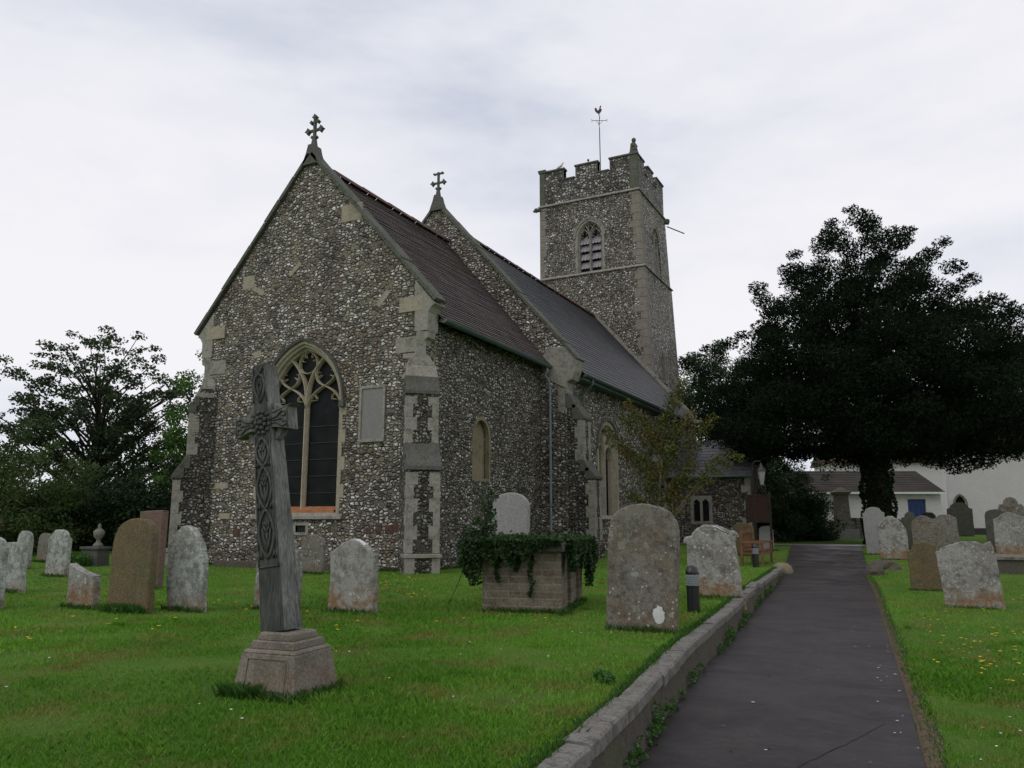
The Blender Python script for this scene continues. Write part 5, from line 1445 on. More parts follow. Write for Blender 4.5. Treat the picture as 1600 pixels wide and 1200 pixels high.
mb.prism([(-.0, 2.58), (5.5, 2.58), (3.1, 4.05)], [], lambda u, v, d: (3.6 + d, u, v), 0, .15)
mb.build('roof', 'pantile', CT)
mb = MB(); mb.box(-5.5, 3.9, -.38, -.28, 2.5, 2.62); mb.build('gutter', 'white_paint', CT)
for cx in (-4.15, -3.55):
    mb = MB(); mb.box(cx - .2, cx + .2, .12, .14, 1.35, 1.95); w_ = mb.build('window', 'glass_dark', CT)
    mb = MB(); mb.prism([(cx - .2, 1.35), (cx + .2, 1.35), (cx + .2, 1.95), (cx - .2, 1.95)], [[(cx - .16, 1.39), (cx - .02, 1.39), (cx - .02, 1.91), (cx - .16, 1.91)], [(cx + .02, 1.39), (cx + .16, 1.39), (cx + .16, 1.91), (cx + .02, 1.91)]], lambda u, v, d: (u, .06 + d, v), 0, .05); mb.build('window_frame', 'white_paint', w_)
mb = MB(); mb.box(1.74, 2.80, .12, .18, 0, 2.18); d_ = mb.build('door', 'door_blue', CT)
mb = MB(); mb.prism([(1.95, .9), (2.6, .9), (2.6, 1.85), (1.95, 1.85)], [[(2.0, .95), (2.25, .95), (2.25, 1.35), (2.0, 1.35)], [(2.3, .95), (2.55, .95), (2.55, 1.35), (2.3, 1.35)], [(2.0, 1.4), (2.25, 1.4), (2.25, 1.8), (2.0, 1.8)], [(2.3, 1.4), (2.55, 1.4), (2.55, 1.8), (2.3, 1.8)]], lambda u, v, d: (u, d, v), .095, .118); mb.build('door_panel', 'door_blue', d_)
WH = thing('white_house', (1.75, 57.6, .35), 'tall plain white house with a black plinth behind the right-hand gravestones', 'house')
mb = MB(); wpt = arch(.62, .28, 1.95, .5, 0, 1.0)
mb.prism([(0, .45), (14, .45), (14, 5.5), (0, 5.5)], [wpt], lambda u, v, d: (u, d, v), 0, .3); mb.box(0, 14, .3, 8, .45, 5.5)
mb.build('wall', 'white_wash', WH)
mb = MB(); mb.box(-.02, 14, -.03, 8, -.5, .45); mb.build('plinth', 'iron_dark', WH)
mb = MB(); mb.prism([(-.4, 5.5), (8.4, 5.5), (4, 8.6)], [], lambda u, v, d: (d, u, v), -.3, 14.3); mb.build('roof', 'house_roof', WH)
mb = MB(); mb.box(.27, .97, .15, .17, .95, 2.6); w_ = mb.build('window', 'glass_dark', WH)
mb = MB(); A_ = arch(.62, .28, 1.95, .5, .12, .95); B_ = arch(.62, .28, 1.95, .5, .02, .95)
mb.strip([(p[0], -.05, p[1]) for p in A_], [(p[0], -.05, p[1]) for p in B_]); mb.strip([(p[0], .1, p[1]) for p in A_], [(p[0], -.05, p[1]) for p in A_])
mb.strip([(p[0], -.04, p[1]) for p in B_], [(p[0], .14, p[1]) for p in B_]); mb.build('window_surround', 'grave_mottled', w_)
mb = MB()
for x in (3.9, 9.3): mb.tube([(x, -.06, .4), (x, -.06, 6.4)], .045, 8)
for x in (): pass
WH2 = thing('back_house', (-6.0, 70.0, .35), 'pale rendered house seen above the cottage roof', 'house', rz=R(20))
mb = MB(); mb.box(0, 9, 0, 6, -.5, 5.6); mb.build('wall', 'white_wash', WH2)
mb = MB(); mb.prism([(-.4, 5.6), (6.4, 5.6), (3, 7.2)], [], lambda u, v, d: (d, u, v), -.3, 9.3); mb.build('roof', 'house_roof', WH2)
RHs = thing('red_roof_house', (-42.0, 21.5, -1.0), 'house with a red roof glimpsed through the bushes on the left', 'house', rz=R(55))
mb = MB(); mb.box(-3, 3, 0, 5, -.5, 1.6); mb.build('wall', 'white_wash', RHs)
mb = MB(); mb.prism([(-.3, 1.6), (5.3, 1.6), (2.5, 3.6)], [], lambda u, v, d: (d, u, v), -3.2, 3.2); mb.build('roof', 'house_roof', RHs)
BWl = thing('boundary_wall', (-28.4, 16.8, .1), 'low grey churchyard boundary wall along the left background', 'wall', rz=R(57))
mb = MB(); mb.box(-12, 5.5, 0, .3, -.4, .68); mb.build('wall', 'kerb_wall', BWl)
mb = MB(); mb.box(-12, 5.5, -.04, .34, .682, .76); mb.build('coping', 'kerb_stone', BWl, bevel=.02)

# ------------------------------------------------------------------ vegetation
def pol(az, d): return (-d * math.sin(R(az)), d * math.cos(R(az)))     # azimuth left of +y, distance from the origin
def branch(mb, a, b, r0, r1, rr, sag=0.0, n=6, seg=6):
    a, b = Vector(a), Vector(b)
    mid = (a + b) / 2 + Vector((rr.uniform(-.1, .1), rr.uniform(-.1, .1), 0)) * (b - a).length + Vector((0, 0, sag * (b - a).length))
    pts = []
    for i in range(n + 1):
        t = i / n
        pts.append(a * (1 - t) ** 2 + mid * 2 * t * (1 - t) + b * t * t)
    mb.tube(pts, [r0 + (r1 - r0) * i / n for i in range(n + 1)], seg)
    return pts
def tree(name, x, y, label, prof, nclump, leafn, lsize, lmat, bark, trunk_r, seed, z0=.9, cr=.9, squash=.7, group=None, sx=1.0, asp=.5, fork=.35, cat='tree', skew=0, lobes=0, extra=None, limbs=None, shell=.6, up=0.0, jitter=.15, off=(0, 0), fmin=.12, wpow=2, xd=1):
    z = gzz_(x, y)
    t = thing(name, (x, y, z), label, cat, group)
    rng = np.random.default_rng(seed); rr = random.Random(seed)
    zs = [p[0] for p in prof]; rs = [p[1] for p in prof]
    C_ = []
    wts = np.interp(np.linspace(zs[0], zs[-1], 60), zs, rs) ** wpow + .15
    cdf = np.cumsum(wts) / wts.sum(); zz = np.linspace(zs[0], zs[-1], 60)
    ph = rng.uniform(0, 2*PI, 6)
    for i in range(nclump):
        h = float(np.interp(rng.uniform(), cdf, zz))
        an = rng.uniform(0, 2 * PI)
        rmax = float(np.interp(h, zs, rs)) * (1 + jitter * math.sin(3 * an + ph[0] + h * 1.3) + jitter * .7 * math.sin(5 * an + ph[1] - h * 2.1))
        rad = rmax * (rng.uniform() ** shell)
        c = Vector((math.cos(an) * rad * sx + skew * (h - zs[0]) + off[0], math.sin(an) * rad + off[1], h))
        C_.append((c, cr * rng.uniform(.6, 1.25) * (.55 + .45 * min(1, rmax / max(rs)))))
    if extra: C_ += [(Vector(e[:3]), e[3]) for e in extra]
    P = []; D = []; vv = []
    for ci, (c, r_) in enumerate(C_):
        n = int(leafn * (r_ / cr) ** 2 * (xd if ci >= nclump else 1))
        b = in_ball(rng, n, .42) * r_
        b[:, 2] *= squash
        outd = np.array([c.x, c.y, 0]); outd = outd / (np.linalg.norm(outd) + .01); outd[2] += up
        P.append(b + np.array(c)); D.append(np.tile(outd, (n, 1)) * 1.0 + b / r_ * .8)
        vv.append(np.clip(rng.normal(rng.uniform(.25, .75), .22, n), 0, 1))
    P = np.concatenate(P); D = np.concatenate(D); vv = np.concatenate(vv)
    Q = leaves(rng, P, lsize, asp, 0, D, 1.3)
    quads_mesh('crown', Q, lmat, t, vv)
    if trunk_r:
        mb = MB()
        top = zs[0] + (zs[-1] - zs[0]) * .6
        tp = []
        nseg = 8
        for i in range(nseg + 1):
            f = i / nseg
            tp.append(Vector((math.sin(f * 3 + seed) * .10 * trunk_r * 4 * f + skew * max(0, top * f - zs[0]) + off[0]*f, math.cos(f * 2.3 + seed) * .1 * trunk_r * 3 * f + off[1]*f, -.2 + (top + .2) * f)))
        rad = [trunk_r * (1.35 if i == 0 else 1) * (1 - .75 * i / nseg) for i in range(nseg + 1)]
        mb.tube(tp, rad, 10)
        for c, r_ in (C_ if limbs is None else C_[:limbs]):
            f = max(fmin, min(.97, (c.z - (c.xy.length) * .55) / top * fork * 2.0))
            k = f * nseg; i0 = int(min(k, nseg - 1)); a = tp[i0].lerp(tp[i0 + 1], k - i0)
            branch(mb, a, c, max(.02, trunk_r * .32 * (1 - f * .6)), .012, rr, .06, 6, 5)
        mb.build('trunk', bark, t, smooth=True)
    return t
# big sycamore at the far left
x, y = pol(54.6, 40)
tree('sycamore_tree', x, y, 'tall broad sycamore with sky showing between its limbs, on the far left', [(3.0, 3.6), (4.3, 4.7), (5.6, 4.5), (7.1, 3.8), (8.5, 2.6), (9.5, 1.1)], 340, 110, .15, 'leaf_sycamore', 'bark_dark', .32, 21, cr=.50, squash=.55, asp=.6, fork=.42, shell=.5, jitter=.22, limbs=130)
# brighter tree by the left buttress
x, y = pol(48.6, 36)
tree('green_tree', x, y, 'fresh green leafy tree just left of the church gable', [(1.0, 2.0), (3.0, 2.2), (5.2, 1.7), (7.0, 1.05), (8.2, .2)], 85, 260, .14, 'leaf_green', 'bark_dark', .18, 22, cr=.6, squash=.75, asp=.55, limbs=30)
# shrubs and small trees along the left background
for i, (az, d, top, r_, mat, lab) in enumerate([
    (62.0, 33, 4.2, 2.2, 'leaf_olive', 'olive green bushy tree at the far left edge of the background'),
    (59.0, 32, 4.3, 1.8, 'leaf_olive', 'bushy olive tree below the left side of the sycamore'),
    (56.4, 34, 3.4, 1.7, 'leaf_olive', 'olive bush with brownish leaves below the sycamore trunk'),
    (54.2, 32, 3.0, 1.6, 'leaf_dark', 'dark bush right of the olive bushes, behind the brown headstone'),
    (52.3, 31, 2.9, 1.6, 'leaf_dark', 'dense dark bush behind the tall pinkish headstone'),
    (50.2, 31, 3.3, 1.7, 'leaf_dark', 'dark bush filling the gap next to the church buttress'),
    (52.6, 37, 4.6, 1.8, 'leaf_dark', 'dark small tree standing behind the dark bushes left of the church')]):
    x, y = pol(az, d)
    tree('bush', x, y, lab, [(.1, r_), (top * .35, r_ * 1.05), (top * .7, r_ * .75), (top, .25)], 60, 190, .13, mat, 'bark_dark', .08, 50 + i, cr=.55, squash=.7, asp=.5, limbs=14, cat='bush', group='bushes along the left background')
# the huge yew on the right
x, y = -1.45, 36.0
ext = [(-4.0, -.8, 10.6, .55), (-4.2, -.5, 11.2, .5), (-3.6, -.5, 10.0, .6), (-4.1, -.3, 9.4, .6), (-2.9, 0, 12.0, .55), (-2.6, -.2, 12.6, .4), (-1.1, 0, 13.4, .5), (-1.0, .1, 13.9, .4), (.2, 0, 14.0, .55), (-.2, .1, 14.4, .35), (.5, -.1, 13.4, .55), (1.7, 0, 12.6, .55), (2.0, 0, 13.0, .35), (2.7, .1, 11.9, .5), (3.2, 0, 12.3, .4), (3.5, 0, 11.2, .55), (4.0, .1, 10.6, .5), (4.8, 0, 9.6, .5), (5.3, 0, 9.2, .5), (-5.6, -.5, 8.8, .5), (-6.1, -.4, 8.4, .45), (-6.7, -.4, 8.7, .32), (-5.0, -.4, 9.1, .4), (-7.0, -.3, 7.7, .45)] + [(2.2 + .75 * i, -.8 + .5 * math.sin(i * 2.1), 3.35 - .25 * math.sin(i * 1.3), .7) for i in range(8)] + [(-5.5 + .9 * i, -.6 + .5 * math.sin(i * 1.7), 3.75 - .2 * math.sin(i * 2.3), .5) for i in range(5)]
yw = tree('yew_tree', x, y, 'huge dark yew with a ragged conical crown and thick trunk right of the path', [(3.7, 5.4), (4.6, 6.9), (6.0, 6.4), (7.4, 5.8), (8.6, 5.0), (10.0, 3.9), (11.4, 2.8), (12.6, 2.0), (13.5, 1.0)], 980, 400, .15, 'leaf_yew', 'bark_dark', .56, 33, cr=.85, squash=.62, asp=.38, extra=ext, limbs=60, shell=.46, up=.6, jitter=.05, fmin=.42, wpow=1.35, xd=2.2)
rng = np.random.default_rng(8); k = 5200
zz = rng.uniform(-.1, 4.2, k); an = rng.uniform(0, 2*PI, k); rr_ = .60 - .03 * zz + .07 * np.sin(zz * 5 + an * 3) + rng.uniform(0, .10, k)
P = np.stack([rr_ * np.cos(an), rr_ * np.sin(an), zz], 1)
quads_mesh('trunk_ivy', leaves(rng, P, .12, .7), 'leaf_dark', yw, rng.uniform(0, .6, k))
# small golden tree in front of the nave wall
gx, gy = -6.76, 22.9
gt = thing('maple_tree', (gx, gy, 0), 'small thin tree with golden and green autumn leaves in front of the nave wall', 'tree')
rr = random.Random(4); rng = np.random.default_rng(44)
mb = MB(); GP = []
tips = [(-1.55, .1, 3.95), (-1.15, .2, 4.35), (-.85, -.2, 4.7), (-.55, .1, 4.4), (-.3, -.1, 3.9), (.15, .0, 4.2), (.45, .2, 4.9), (.75, -.1, 5.2), (.85, .1, 5.5), (1.0, 0, 4.3), (1.35, -.1, 4.0), (1.65, .1, 4.15), (1.1, .3, 3.4), (1.7, 0, 2.95), (2.1, -.1, 3.1), (2.35, 0, 3.0), (-.6, .2, 3.2), (-1.0, -.2, 3.4), (.5, -.3, 3.3), (-.9, 0, 2.0), (-.5, -.2, 1.8), (.45, .1, 2.2), (.8, -.1, 2.5), (-1.3, -.1, 3.5), (.1, .2, 2.9), (-.2, -.2, 2.5), (1.0, .1, 2.8), (.6, .2, 3.9)]
trunk_pts = [(.05, 0, -.1), (.02, 0, .8), (-.04, 0, 1.5), (0, .02, 2.2), (.1, .0, 2.9), (.25, 0, 3.5)]
mb.tube(trunk_pts, [.065, .055, .05, .042, .035, .02], 8)
for tp_ in tips:
    tz = max(.9, min(3.3, tp_[2] - abs(tp_[0]) * .8 - .35))
    i0 = max(i for i, p in enumerate(trunk_pts) if p[2] <= tz); a = Vector(trunk_pts[i0])
    pts = branch(mb, a, tp_, .022, .005, rr, .12, 8, 5)
    for i, p in enumerate(pts):
        if i < 2: continue
        n = 58 if i > 4 else 30
        GP.append(np.array(p) + in_ball(rng, n, .5) * np.array([.24, .24, .17]))
mb.build('trunk', 'bark_pale', gt, smooth=True)
GP = np.concatenate(GP)
quads_mesh('crown', leaves(rng, GP, .085, .65), 'leaf_golden', gt, np.clip(rng.normal(.45, .3, len(GP)), 0, 1))
# rounded tree behind the porch, dark hedge, fillers
x, y = pol(12.3, 50)
tree('rounded_tree', x, y, 'dense dome-shaped green tree rising behind the tower foot', [(1, 3.6), (5, 3.9), (8.5, 3.3), (10.6, 2.0), (11.9, .6)], 300, 420, .18, 'leaf_dome', 'bark_dark', .3, 61, cr=.8, squash=.7, asp=.4, limbs=20, jitter=.05, shell=.35)
x, y = pol(15.3, 56)
tree('slender_tree', x, y, 'sparse leafy branches showing right beside the tower', [(1, 1.2), (6, 1.5), (10, 1.1), (13.2, .5)], 40, 60, .22, 'leaf_sycamore', 'bark_dark', .2, 62, cr=.6, squash=.6)
x, y = pol(-6.6, 46)
tree('dark_tree', x, y, 'dark tree crown showing at the right edge behind the yew', [(5.2, 2.6), (7, 3.0), (9, 2.3), (11.6, .6)], 110, 300, .16, 'leaf_yew', 'bark_dark', .3, 63, cr=.8, squash=.6, asp=.4, limbs=20, fmin=.6)
for i, (az, d, top, r_, lab) in enumerate([(9.8, 37.5, 3.2, 1.5, 'dark shrub right behind the notice board'), (7.6, 39.5, 3.3, 1.6, 'tall dark shrub in the middle of the clump beside the path'), (6.7, 40.5, 2.2, 1.1, 'lower dark shrub next to the pillar monument'), (12.0, 41, 4.5, 2.0, 'dark shrub behind the porch corner'), (10.4, 47, 5.6, 2.4, 'tall dark shrub at the back of the clump under the yew'), (7.4, 50, 5.6, 2.3, 'far dark shrub standing behind the end of the cottage roof'), (2.3, 45.5, 1.3, .6, 'small clipped bush between the slatted box and the yew trunk')]):
    x, y = pol(az, d)
    tree('shrub', x, y, lab, [(.1, r_), (top * .4, r_ * 1.05), (top * .75, r_ * .7), (top, .2)], 55, 200, .13, 'leaf_dark', 'bark_dark', .07, 70 + i, cr=.55, squash=.7, limbs=12, cat='shrub', group='dark shrubs under the yew')
# ivy on the chest tomb
IV = thing('ivy', tuple(TB.location), 'ivy draped thickly over the chest tomb and hanging down its sides', 'climbing plant', rz=R(14))
rng = np.random.default_rng(9)
P = []
n = 2600; P.append(np.stack([rng.uniform(-.68, .68, n), rng.uniform(-1.12, 1.12, n), .93 + np.abs(rng.normal(0, .035, n))], 1))
def drape(n, x0, x1, y0, y1, depth, ox, oy, seedp):
    u = rng.uniform(0, 1, n); x = x0 + (x1 - x0) * u; y = y0 + (y1 - y0) * u
    dz = depth(u) * rng.uniform(0, 1, n)
    return np.stack([x + ox * rng.uniform(-.02, .10, n), y + oy * rng.uniform(-.02, .10, n), .97 - dz], 1)
P.append(drape(3600, -.66, .58, -1.11, -1.11, lambda u: np.where(u < .12, .55, np.where(u < .62, .28 + .06*np.sin(u*31), .16 + .05*np.sin(u*40))) * (1 - .6 * (u > .80)), 0, -1, 1))
P.append(drape(4200, .66, .66, -1.0, 1.12, lambda u: .30 + .14*np.sin(u*17) + .30*(u > .8), 1, 0, 2))
P.append(drape(2000, -.66, -.66, -1.1, 1.1, lambda u: .45 + .2*np.sin(u*9), -1, 0, 3))
k = 900; P.append(np.array([-.70, -1.02, .80]) + in_ball(rng, k, .5) * np.array([.16, .2, .34]))
k = 420; P.append(np.array([-.60, -.6, 1.06]) + in_ball(rng, k, .5) * np.array([.20, .30, .26]))
k = 170; P.append(np.array([-.50, -.7, 1.40]) + in_ball(rng, k, .6) * np.array([.14, .14, .40]))
k = 420; P.append(np.array([.72, .95, .74]) + in_ball(rng, k, .5) * np.array([.12, .24, .28]))
for (xx, zlo) in ((.16, .22), (-.02, .55), (-.30, .4)):
    k = 130; zz = rng.uniform(zlo, .85, k); P.append(np.stack([xx + .02*np.sin(zz*20) + rng.normal(0, .014, k), np.full(k, -1.01) - rng.uniform(0, .03, k), zz], 1))
P = np.concatenate(P)
quads_mesh('foliage', leaves(rng, P, .055, .8), 'leaf_ivy', IV, np.clip(rng.normal(.4, .3, len(P)), 0, 1))
mb = MB()
for a, b in (((-.6, -1.0, .95), (-.45, -.7, 1.75)), ((-.7, -1.0, .9), (-.95, -1.15, .1)), ((.16, -1.0, .85), (.15, -1.0, .2)), ((-.55, -.7, 1.0), (-.62, -.75, 1.55))): branch(mb, a, b, .008, .004, random.Random(2), .05)
mb.build('stems', 'bark_dark', IV)

# ---- grass blades on the lawn
def blades(N_, r0, r1, seed, hgt, wid, power, name):
    rng = np.random.default_rng(seed)
    u = rng.uniform(0, 1, N_)
    r_ = (r0 ** (1-power) + u * (r1 ** (1-power) - r0 ** (1-power))) ** (1/(1-power))
    az = np.radians(rng.uniform(-9, 64, N_))
    x, y = -r_ * np.sin(az), r_ * np.cos(az)
    kk, rx_ = kx(y), rx(y)
    ok = ((x < kk - .17) | (x > rx_ + .05)) & ~((x < -10.4) & (x > -19.2) & (y > 15.75)) & (y < 30)
    # under the chest tomb and the pedestal
    ok &= ~((np.abs(x + 4.16) < .24) & (np.abs(y - 4.6) < .24)) & ~((np.hypot((x + 4.95), (y - 10.75)) < .6))
    bare = np.sin(x * 2.1 + 1.3 * np.sin(y * 1.7)) * np.sin(y * 2.6 + 1.1 * np.sin(x * 1.9))
    ok &= rng.uniform(0, 1, N_) > np.clip((bare - .45) * 2.2, 0, .85)
    x, y, r_, bare = x[ok], y[ok], r_[ok], bare[ok]
    z = gz(x, y) + np.where((x > rx(y)) & (np.hypot(x, y) < 30), .03, 0) - .004
    n = len(x)
    h = hgt * rng.uniform(.4, 1.4, n) * (1 + .35 * np.sin(x * 1.1 + 2) * np.sin(y * .9))
    wd = wid * (1 + r_ * .12) * rng.uniform(.7, 1.3, n)
    a = rng.uniform(0, 2*PI, n); dx, dy = np.cos(a) * wd, np.sin(a) * wd
    b = rng.uniform(0, 2*PI, n); ln = rng.uniform(.1, .9, n) * h; lx, ly = np.cos(b) * ln, np.sin(b) * ln
    B0 = np.stack([x - dx, y - dy, z], 1); B1 = np.stack([x + dx, y + dy, z], 1)
    M1 = np.stack([x + dx*.6 + lx*.35, y + dy*.6 + ly*.35, z + h*.6], 1); T = np.stack([x + lx, y + ly, z + h], 1)
    Q = np.stack([B0, B1, M1, T], 1)
    v = np.clip(.5 + .25*np.sin(x*.8 + .5*y) + .2*bare + rng.normal(0, .22, n), 0, 1)
    o = quads_mesh(name, Q, 'grass_blade', None, v)
    o['kind'] = 'stuff'
blades(230000, 2.6, 11, 1, .030, .0022, 1.7, 'grass')
blades(150000, 8, 27, 2, .035, .0030, 1.5, 'grass')
# tufts against the foot of the stones, weeds in the wall and dandelions
rng = np.random.default_rng(77)
G = []; V = []
def tuft(x, y, r_, n, h, z=None):
    px = x + rng.normal(0, r_, n); py = y + rng.normal(0, r_ * .5, n); pz = (gz(px, py) if z is None else np.full(n, z))
    hh = h * rng.uniform(.4, 1.2, n); a = rng.uniform(0, 2*PI, n); w_ = .0035
    lx, ly = rng.normal(0, .4, n) * hh, rng.normal(0, .4, n) * hh
    B0 = np.stack([px - np.cos(a)*w_, py - np.sin(a)*w_, pz - .01], 1); B1 = np.stack([px + np.cos(a)*w_, py + np.sin(a)*w_, pz - .01], 1)
    M1 = np.stack([px + lx*.4 + w_*.5, py + ly*.4, pz + hh*.6], 1); T = np.stack([px + lx, py + ly, pz + hh], 1)
    G.append(np.stack([B0, B1, M1, T], 1)); V.append(rng.uniform(0, .7, n))
for o in [o for o in bpy.data.objects if o.name.startswith('headstone') and o.type == 'EMPTY']:
    wd = .35
    for k in np.linspace(-wd, wd, 9): tuft(o.location.x + k, o.location.y - .09, .04, 26, .085, o.location.z)
for k in np.linspace(-.35, .25, 14): tuft(-9.5 + k, 7.36, .06, 60, .12)
for k in np.linspace(-.22, .08, 7): tuft(-4.2 + k, 4.28 + k*.1, .03, 60, .10)
for k in np.linspace(-.3, .3, 12): tuft(-4.1 + k, 4.28 + k*.1, .03, 22, .07); tuft(-3.86 - k*.05, 4.6 + k, .03, 22, .07)
for k in np.linspace(-.55, .55, 20): tuft(-4.75 + k, 9.77 + k*.25, .04, 30, .08); tuft(-4.43 - k*.4, 10.6 + k*1.7, .04, 30, .08)
for k in np.linspace(-7.0, .0, 70): tuft(XB + .0 + k, Y0 - .06, .05, 30, .10)
for k in np.linspace(0, 7.0, 60): tuft(XB + .05, Y0 + k, .05, 26, .10)
for y in np.arange(2.2, 22, .06):
    tuft(float(kx(y)) - .165, y, .025, 16, .055, float(zl_(math.hypot(kx(y), y))))
    tuft(float(rx(y)) + .075, y, .03, 8, .05, gzz_(float(rx(y)) + .1, y) + .02)
Q = np.concatenate(G); o = quads_mesh('grass_tufts', Q, 'weed', None, np.concatenate(V)); o['kind'] = 'stuff'
G = []; V = []
for y in np.arange(4.0, 21, .05):
    dens = .5 + .5 * math.sin(y * 1.9) * math.sin(y * .7 + 1)
    if rng.uniform() < .05 + .5 * dens ** 2:
        K = float(kx(y)); zb = float(zr_(math.hypot(K, y)))
        n = int(10 + 34 * dens)
        P = np.array([K + .045, y, zb + .03 + .14 * dens * rng.uniform()]) + in_ball(rng, n, .6) * np.array([.045, .08, .05 + .07 * dens])
        G.append(leaves(rng, P, .035, .6)); V.append(np.clip(rng.normal(.35, .3, n), 0, 1))
P = []
for (x, y, r_) in ((-2.2, 5.9, .07), (-2.28, 6.0, .06), (-20.5, 13.9, .35), (-20.1, 14.1, .3), (-21.2, 14.2, .3)):
    n = int(60 + r_ * 2500); P = np.array([x, y, gzz_(x, y) + r_ * .5]) + in_ball(rng, n, .6) * np.array([r_, r_, r_ * .7]); G.append(leaves(rng, P, .04 + r_*.1, .5)); V.append(rng.uniform(0, 1, n))
o = quads_mesh('weeds', np.concatenate(G), 'weed', None, np.concatenate(V)); o['kind'] = 'stuff'
def flowers(name, mat, spots, size, nleaf):
    G = []
    for (x, y) in spots:
        z = gzz_(x, y) + .035 + .03 * rng.uniform()
        for k in range(nleaf):
            a = 2*PI*k/nleaf + rng.uniform(0, 1); s_ = size * rng.uniform(.8, 1.3)
            d = np.array([math.cos(a), math.sin(a), .35]) * s_; t_ = np.array([-math.sin(a), math.cos(a), .1]) * s_ * .45
            c = np.array([x, y, z]); G.append([c, c + d*.6 + t_, c + d, c + d*.6 - t_])
    o = quads_mesh(name, np.array(G), mat, None, None); o['kind'] = 'stuff'
sp = []
def scat(n, az0, az1, d0, d1):
    for _ in range(n):
        az, d = rng.uniform(az0, az1), rng.uniform(d0, d1)
        x, y = pol(az, d)
        if (x < kx(y) - .3 or x > rx(y) + .12) and not ((x < -10.4) and (y > 16.1)): sp.append((x, y))
scat(55, 33, 40, 12.5, 18.5); scat(14, 43, 47, 12, 15); scat(16, 47, 57, 9.5, 14); scat(10, 57, 61, 9, 11)
scat(34, -6.5, -1.5, 9, 13.5); scat(26, -3.5, .3, 9.5, 17); scat(16, -7, -3.5, 16.5, 21); scat(14, 20, 30, 9, 17); scat(12, 30, 45, 8, 12); scat(8, 2, 4, 15, 22)
flowers('dandelions', 'petal_yellow', sp, .022, 7)
sp = []
scat(40, -8, -1.5, 6, 13); scat(30, 10, 60, 5, 12)
flowers('daisies', 'petal_white', sp, .011, 6)
# fallen white petals and litter specks on the path
sp = [(float(rx(y)) - rng.uniform(.02, .3), y) for y in rng.uniform(5, 12, 16)] + [(rng.uniform(-1.4, -.4), y) for y in rng.uniform(5, 14, 10)]
G = []
for x, y in sp:
    z = float(zr_(math.hypot(x, y))) + .022; s_ = rng.uniform(.006, .014); a = rng.uniform(0, 3)
    G.append([[x + s_*math.cos(a + k*PI/2) * (1 if k % 2 else 1.6), y + s_*math.sin(a + k*PI/2), z] for k in range(4)])
o = quads_mesh('fallen_petals', np.array(G), 'petal_white', None, None); o['kind'] = 'stuff'
# pale bird-whitened crests on two headstones
def crest(o, u0, u1, prof, w_, h, lean, t_):
    a = w_ / 2; M = Matrix.Rotation(R(lean), 4, 'Y')
    pts = [(u * a * .96, h - d * a + .006) for u, d in crom(PR[prof]) if u0 <= u <= u1]
    mb = MB(); n = len(pts)
    A = [M @ Vector((p[0], -t_ * .42, p[1] - .006)) for p in pts]; B = [M @ Vector((p[0], 0, p[1] + .006)) for p in pts]; C2 = [M @ Vector((p[0], t_ * .42, p[1] - .006)) for p in pts]
    mb.strip(A, B); mb.strip(B, C2)
    mb.build('white_crest', 'lichen_patch', o, smooth=True)
for o in [o for o in bpy.data.objects if o.type == 'EMPTY' and o.get('category') == 'headstone']:
    if 'white-capped' in o['label']: crest(o, -.5, .55, 'ogee', .74, .96, 0, .12)
    if 'scrolled' in o['label']: crest(o, .2, .7, 'ogee', .80, 1.13, -5, .12)
# fallen leaves and coarse grass clumps that break up the mown lawn
rng = np.random.default_rng(123)
G = []; V = []
def strew(n, az0, az1, d0, d1, onpath=False):
    P = []
    while len(P) < n:
        x, y = pol(rng.uniform(az0, az1), d0 + (d1 - d0) * rng.uniform() ** 1.5)
        lawn = (x < kx(y) - .2 or x > rx(y) + .1) and not ((x < -10.4) and (y > 15.8))
        path = kx(y) + .08 < x < rx(y) - .02
        if (path if onpath else lawn): P.append((x, y, gzz_(x, y) + (.02 if onpath else .035)))
    return np.array(P)
P = np.concatenate([strew(260, -8, 60, 3.5, 20), strew(90, -3, 25, 4.5, 22, True)])
Q = leaves(rng, P, .030, .65)
Q[:, :, 2] = P[:, None, 2] + (Q[:, :, 2] - P[:, None, 2]) * .35
o = quads_mesh('fallen_leaves', Q, 'dry_leaf', None, rng.uniform(0, 1, len(P))); o['kind'] = 'stuff'
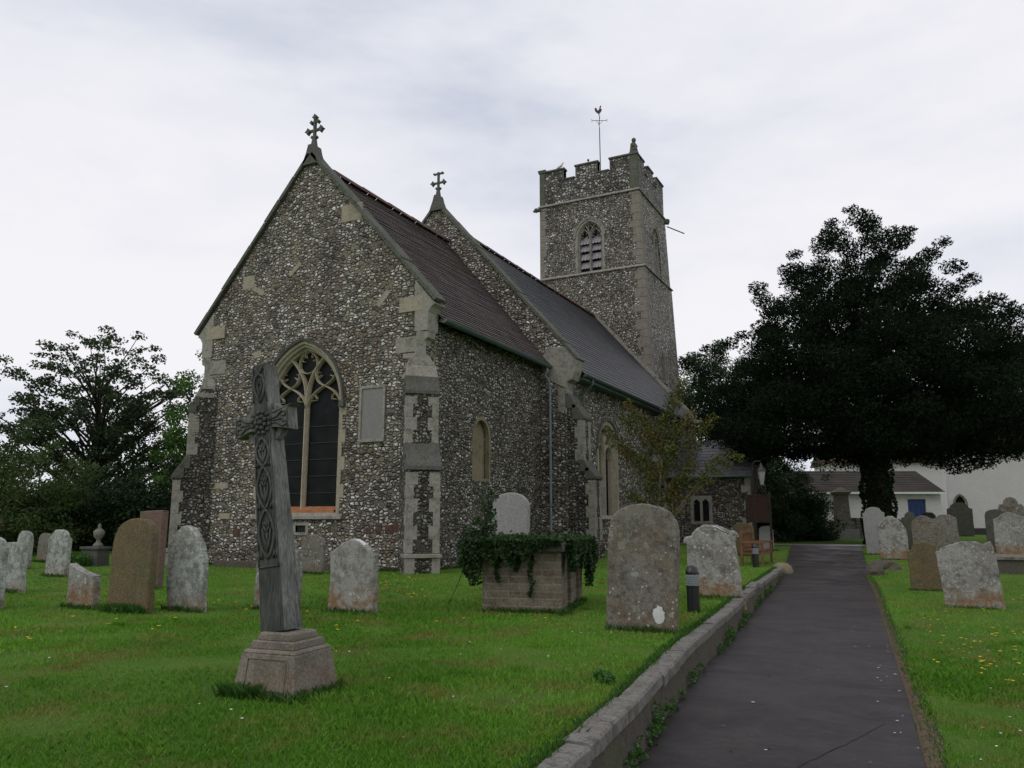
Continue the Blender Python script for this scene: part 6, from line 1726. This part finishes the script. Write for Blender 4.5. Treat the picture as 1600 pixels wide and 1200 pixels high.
for _ in range(150):
    az, d = rng.uniform(-8, 60), 3.2 + 13 * rng.uniform() ** 1.4
    x, y = pol(az, d)
    if not (x < kx(y) - .25 or x > rx(y) + .15) or ((x < -10.4) and (y > 15.8)): continue
    n = int(rng.uniform(25, 90)); r_ = rng.uniform(.03, .10); h = rng.uniform(.035, .065)
    px = x + rng.normal(0, r_, n); py = y + rng.normal(0, r_, n); pz = gz(px, py) + (.03 if x > rx(y) else 0)
    hh = h * rng.uniform(.5, 1.3, n); a = rng.uniform(0, 2*PI, n); w_ = .0028
    lx, ly = rng.normal(0, .5, n) * hh, rng.normal(0, .5, n) * hh
    G.append(np.stack([np.stack([px - np.cos(a)*w_, py - np.sin(a)*w_, pz], 1), np.stack([px + np.cos(a)*w_, py + np.sin(a)*w_, pz], 1), np.stack([px + lx*.4 + w_*.6, py + ly*.4, pz + hh*.6], 1), np.stack([px + lx, py + ly, pz + hh], 1)], 1))
    V.append(np.clip(rng.normal(rng.uniform(.1, .9), .15, n), 0, 1))
o = quads_mesh('grass_clumps', np.concatenate(G), 'grass_blade', None, np.concatenate(V)); o['kind'] = 'stuff'
# cracks and a tar seam in the path surface
mb = MB(); rr = random.Random(31)
def crack(pts, w_):
    A = []; B = []
    for (x0, y0), (x1, y1) in zip(pts[:-1], pts[1:]):
        for k in range(8):
            t = k / 8; x = x0 + (x1 - x0) * t + rr.uniform(-.008, .008); y = y0 + (y1 - y0) * t
            K, RR = float(kx(y)), float(rx(y)); f = (x - K) / (RR - K)
            z = float(zr_(math.hypot(K, y))) * (1 - f) + float(zr_(math.hypot(RR, y))) * f + .006 + .012 * (1 - abs(2 * f - 1)) + .0025
            ww = w_ * rr.uniform(.5, 1.3)
            A.append((x - ww, y, z)); B.append((x + ww, y, z))
    mb.strip(A, B)
crack([(-.35, 7.0), (-.55, 6.3), (-.78, 5.6), (-.86, 5.0)], .004)
o = mb.build('path_seam', 'bark_dark'); o['kind'] = 'structure'
for i, (az, d, top, r_) in enumerate([(60.5, 30, 3.7, 2.0), (57.6, 30.5, 3.9, 1.9)]):
    x, y = pol(az, d)
    tree('bush', x, y, ['broad olive green bush behind the headstones at the far left', 'loose mid-green bush in front of the sycamore trunk'][i], [(.1, r_), (top * .35, r_ * 1.05), (top * .7, r_ * .75), (top, .25)], 80, 190, .11, 'leaf_olive', 'bark_dark', .08, 150 + i, cr=.5, squash=.7, asp=.5, limbs=14, cat='bush', group='bushes along the left background')
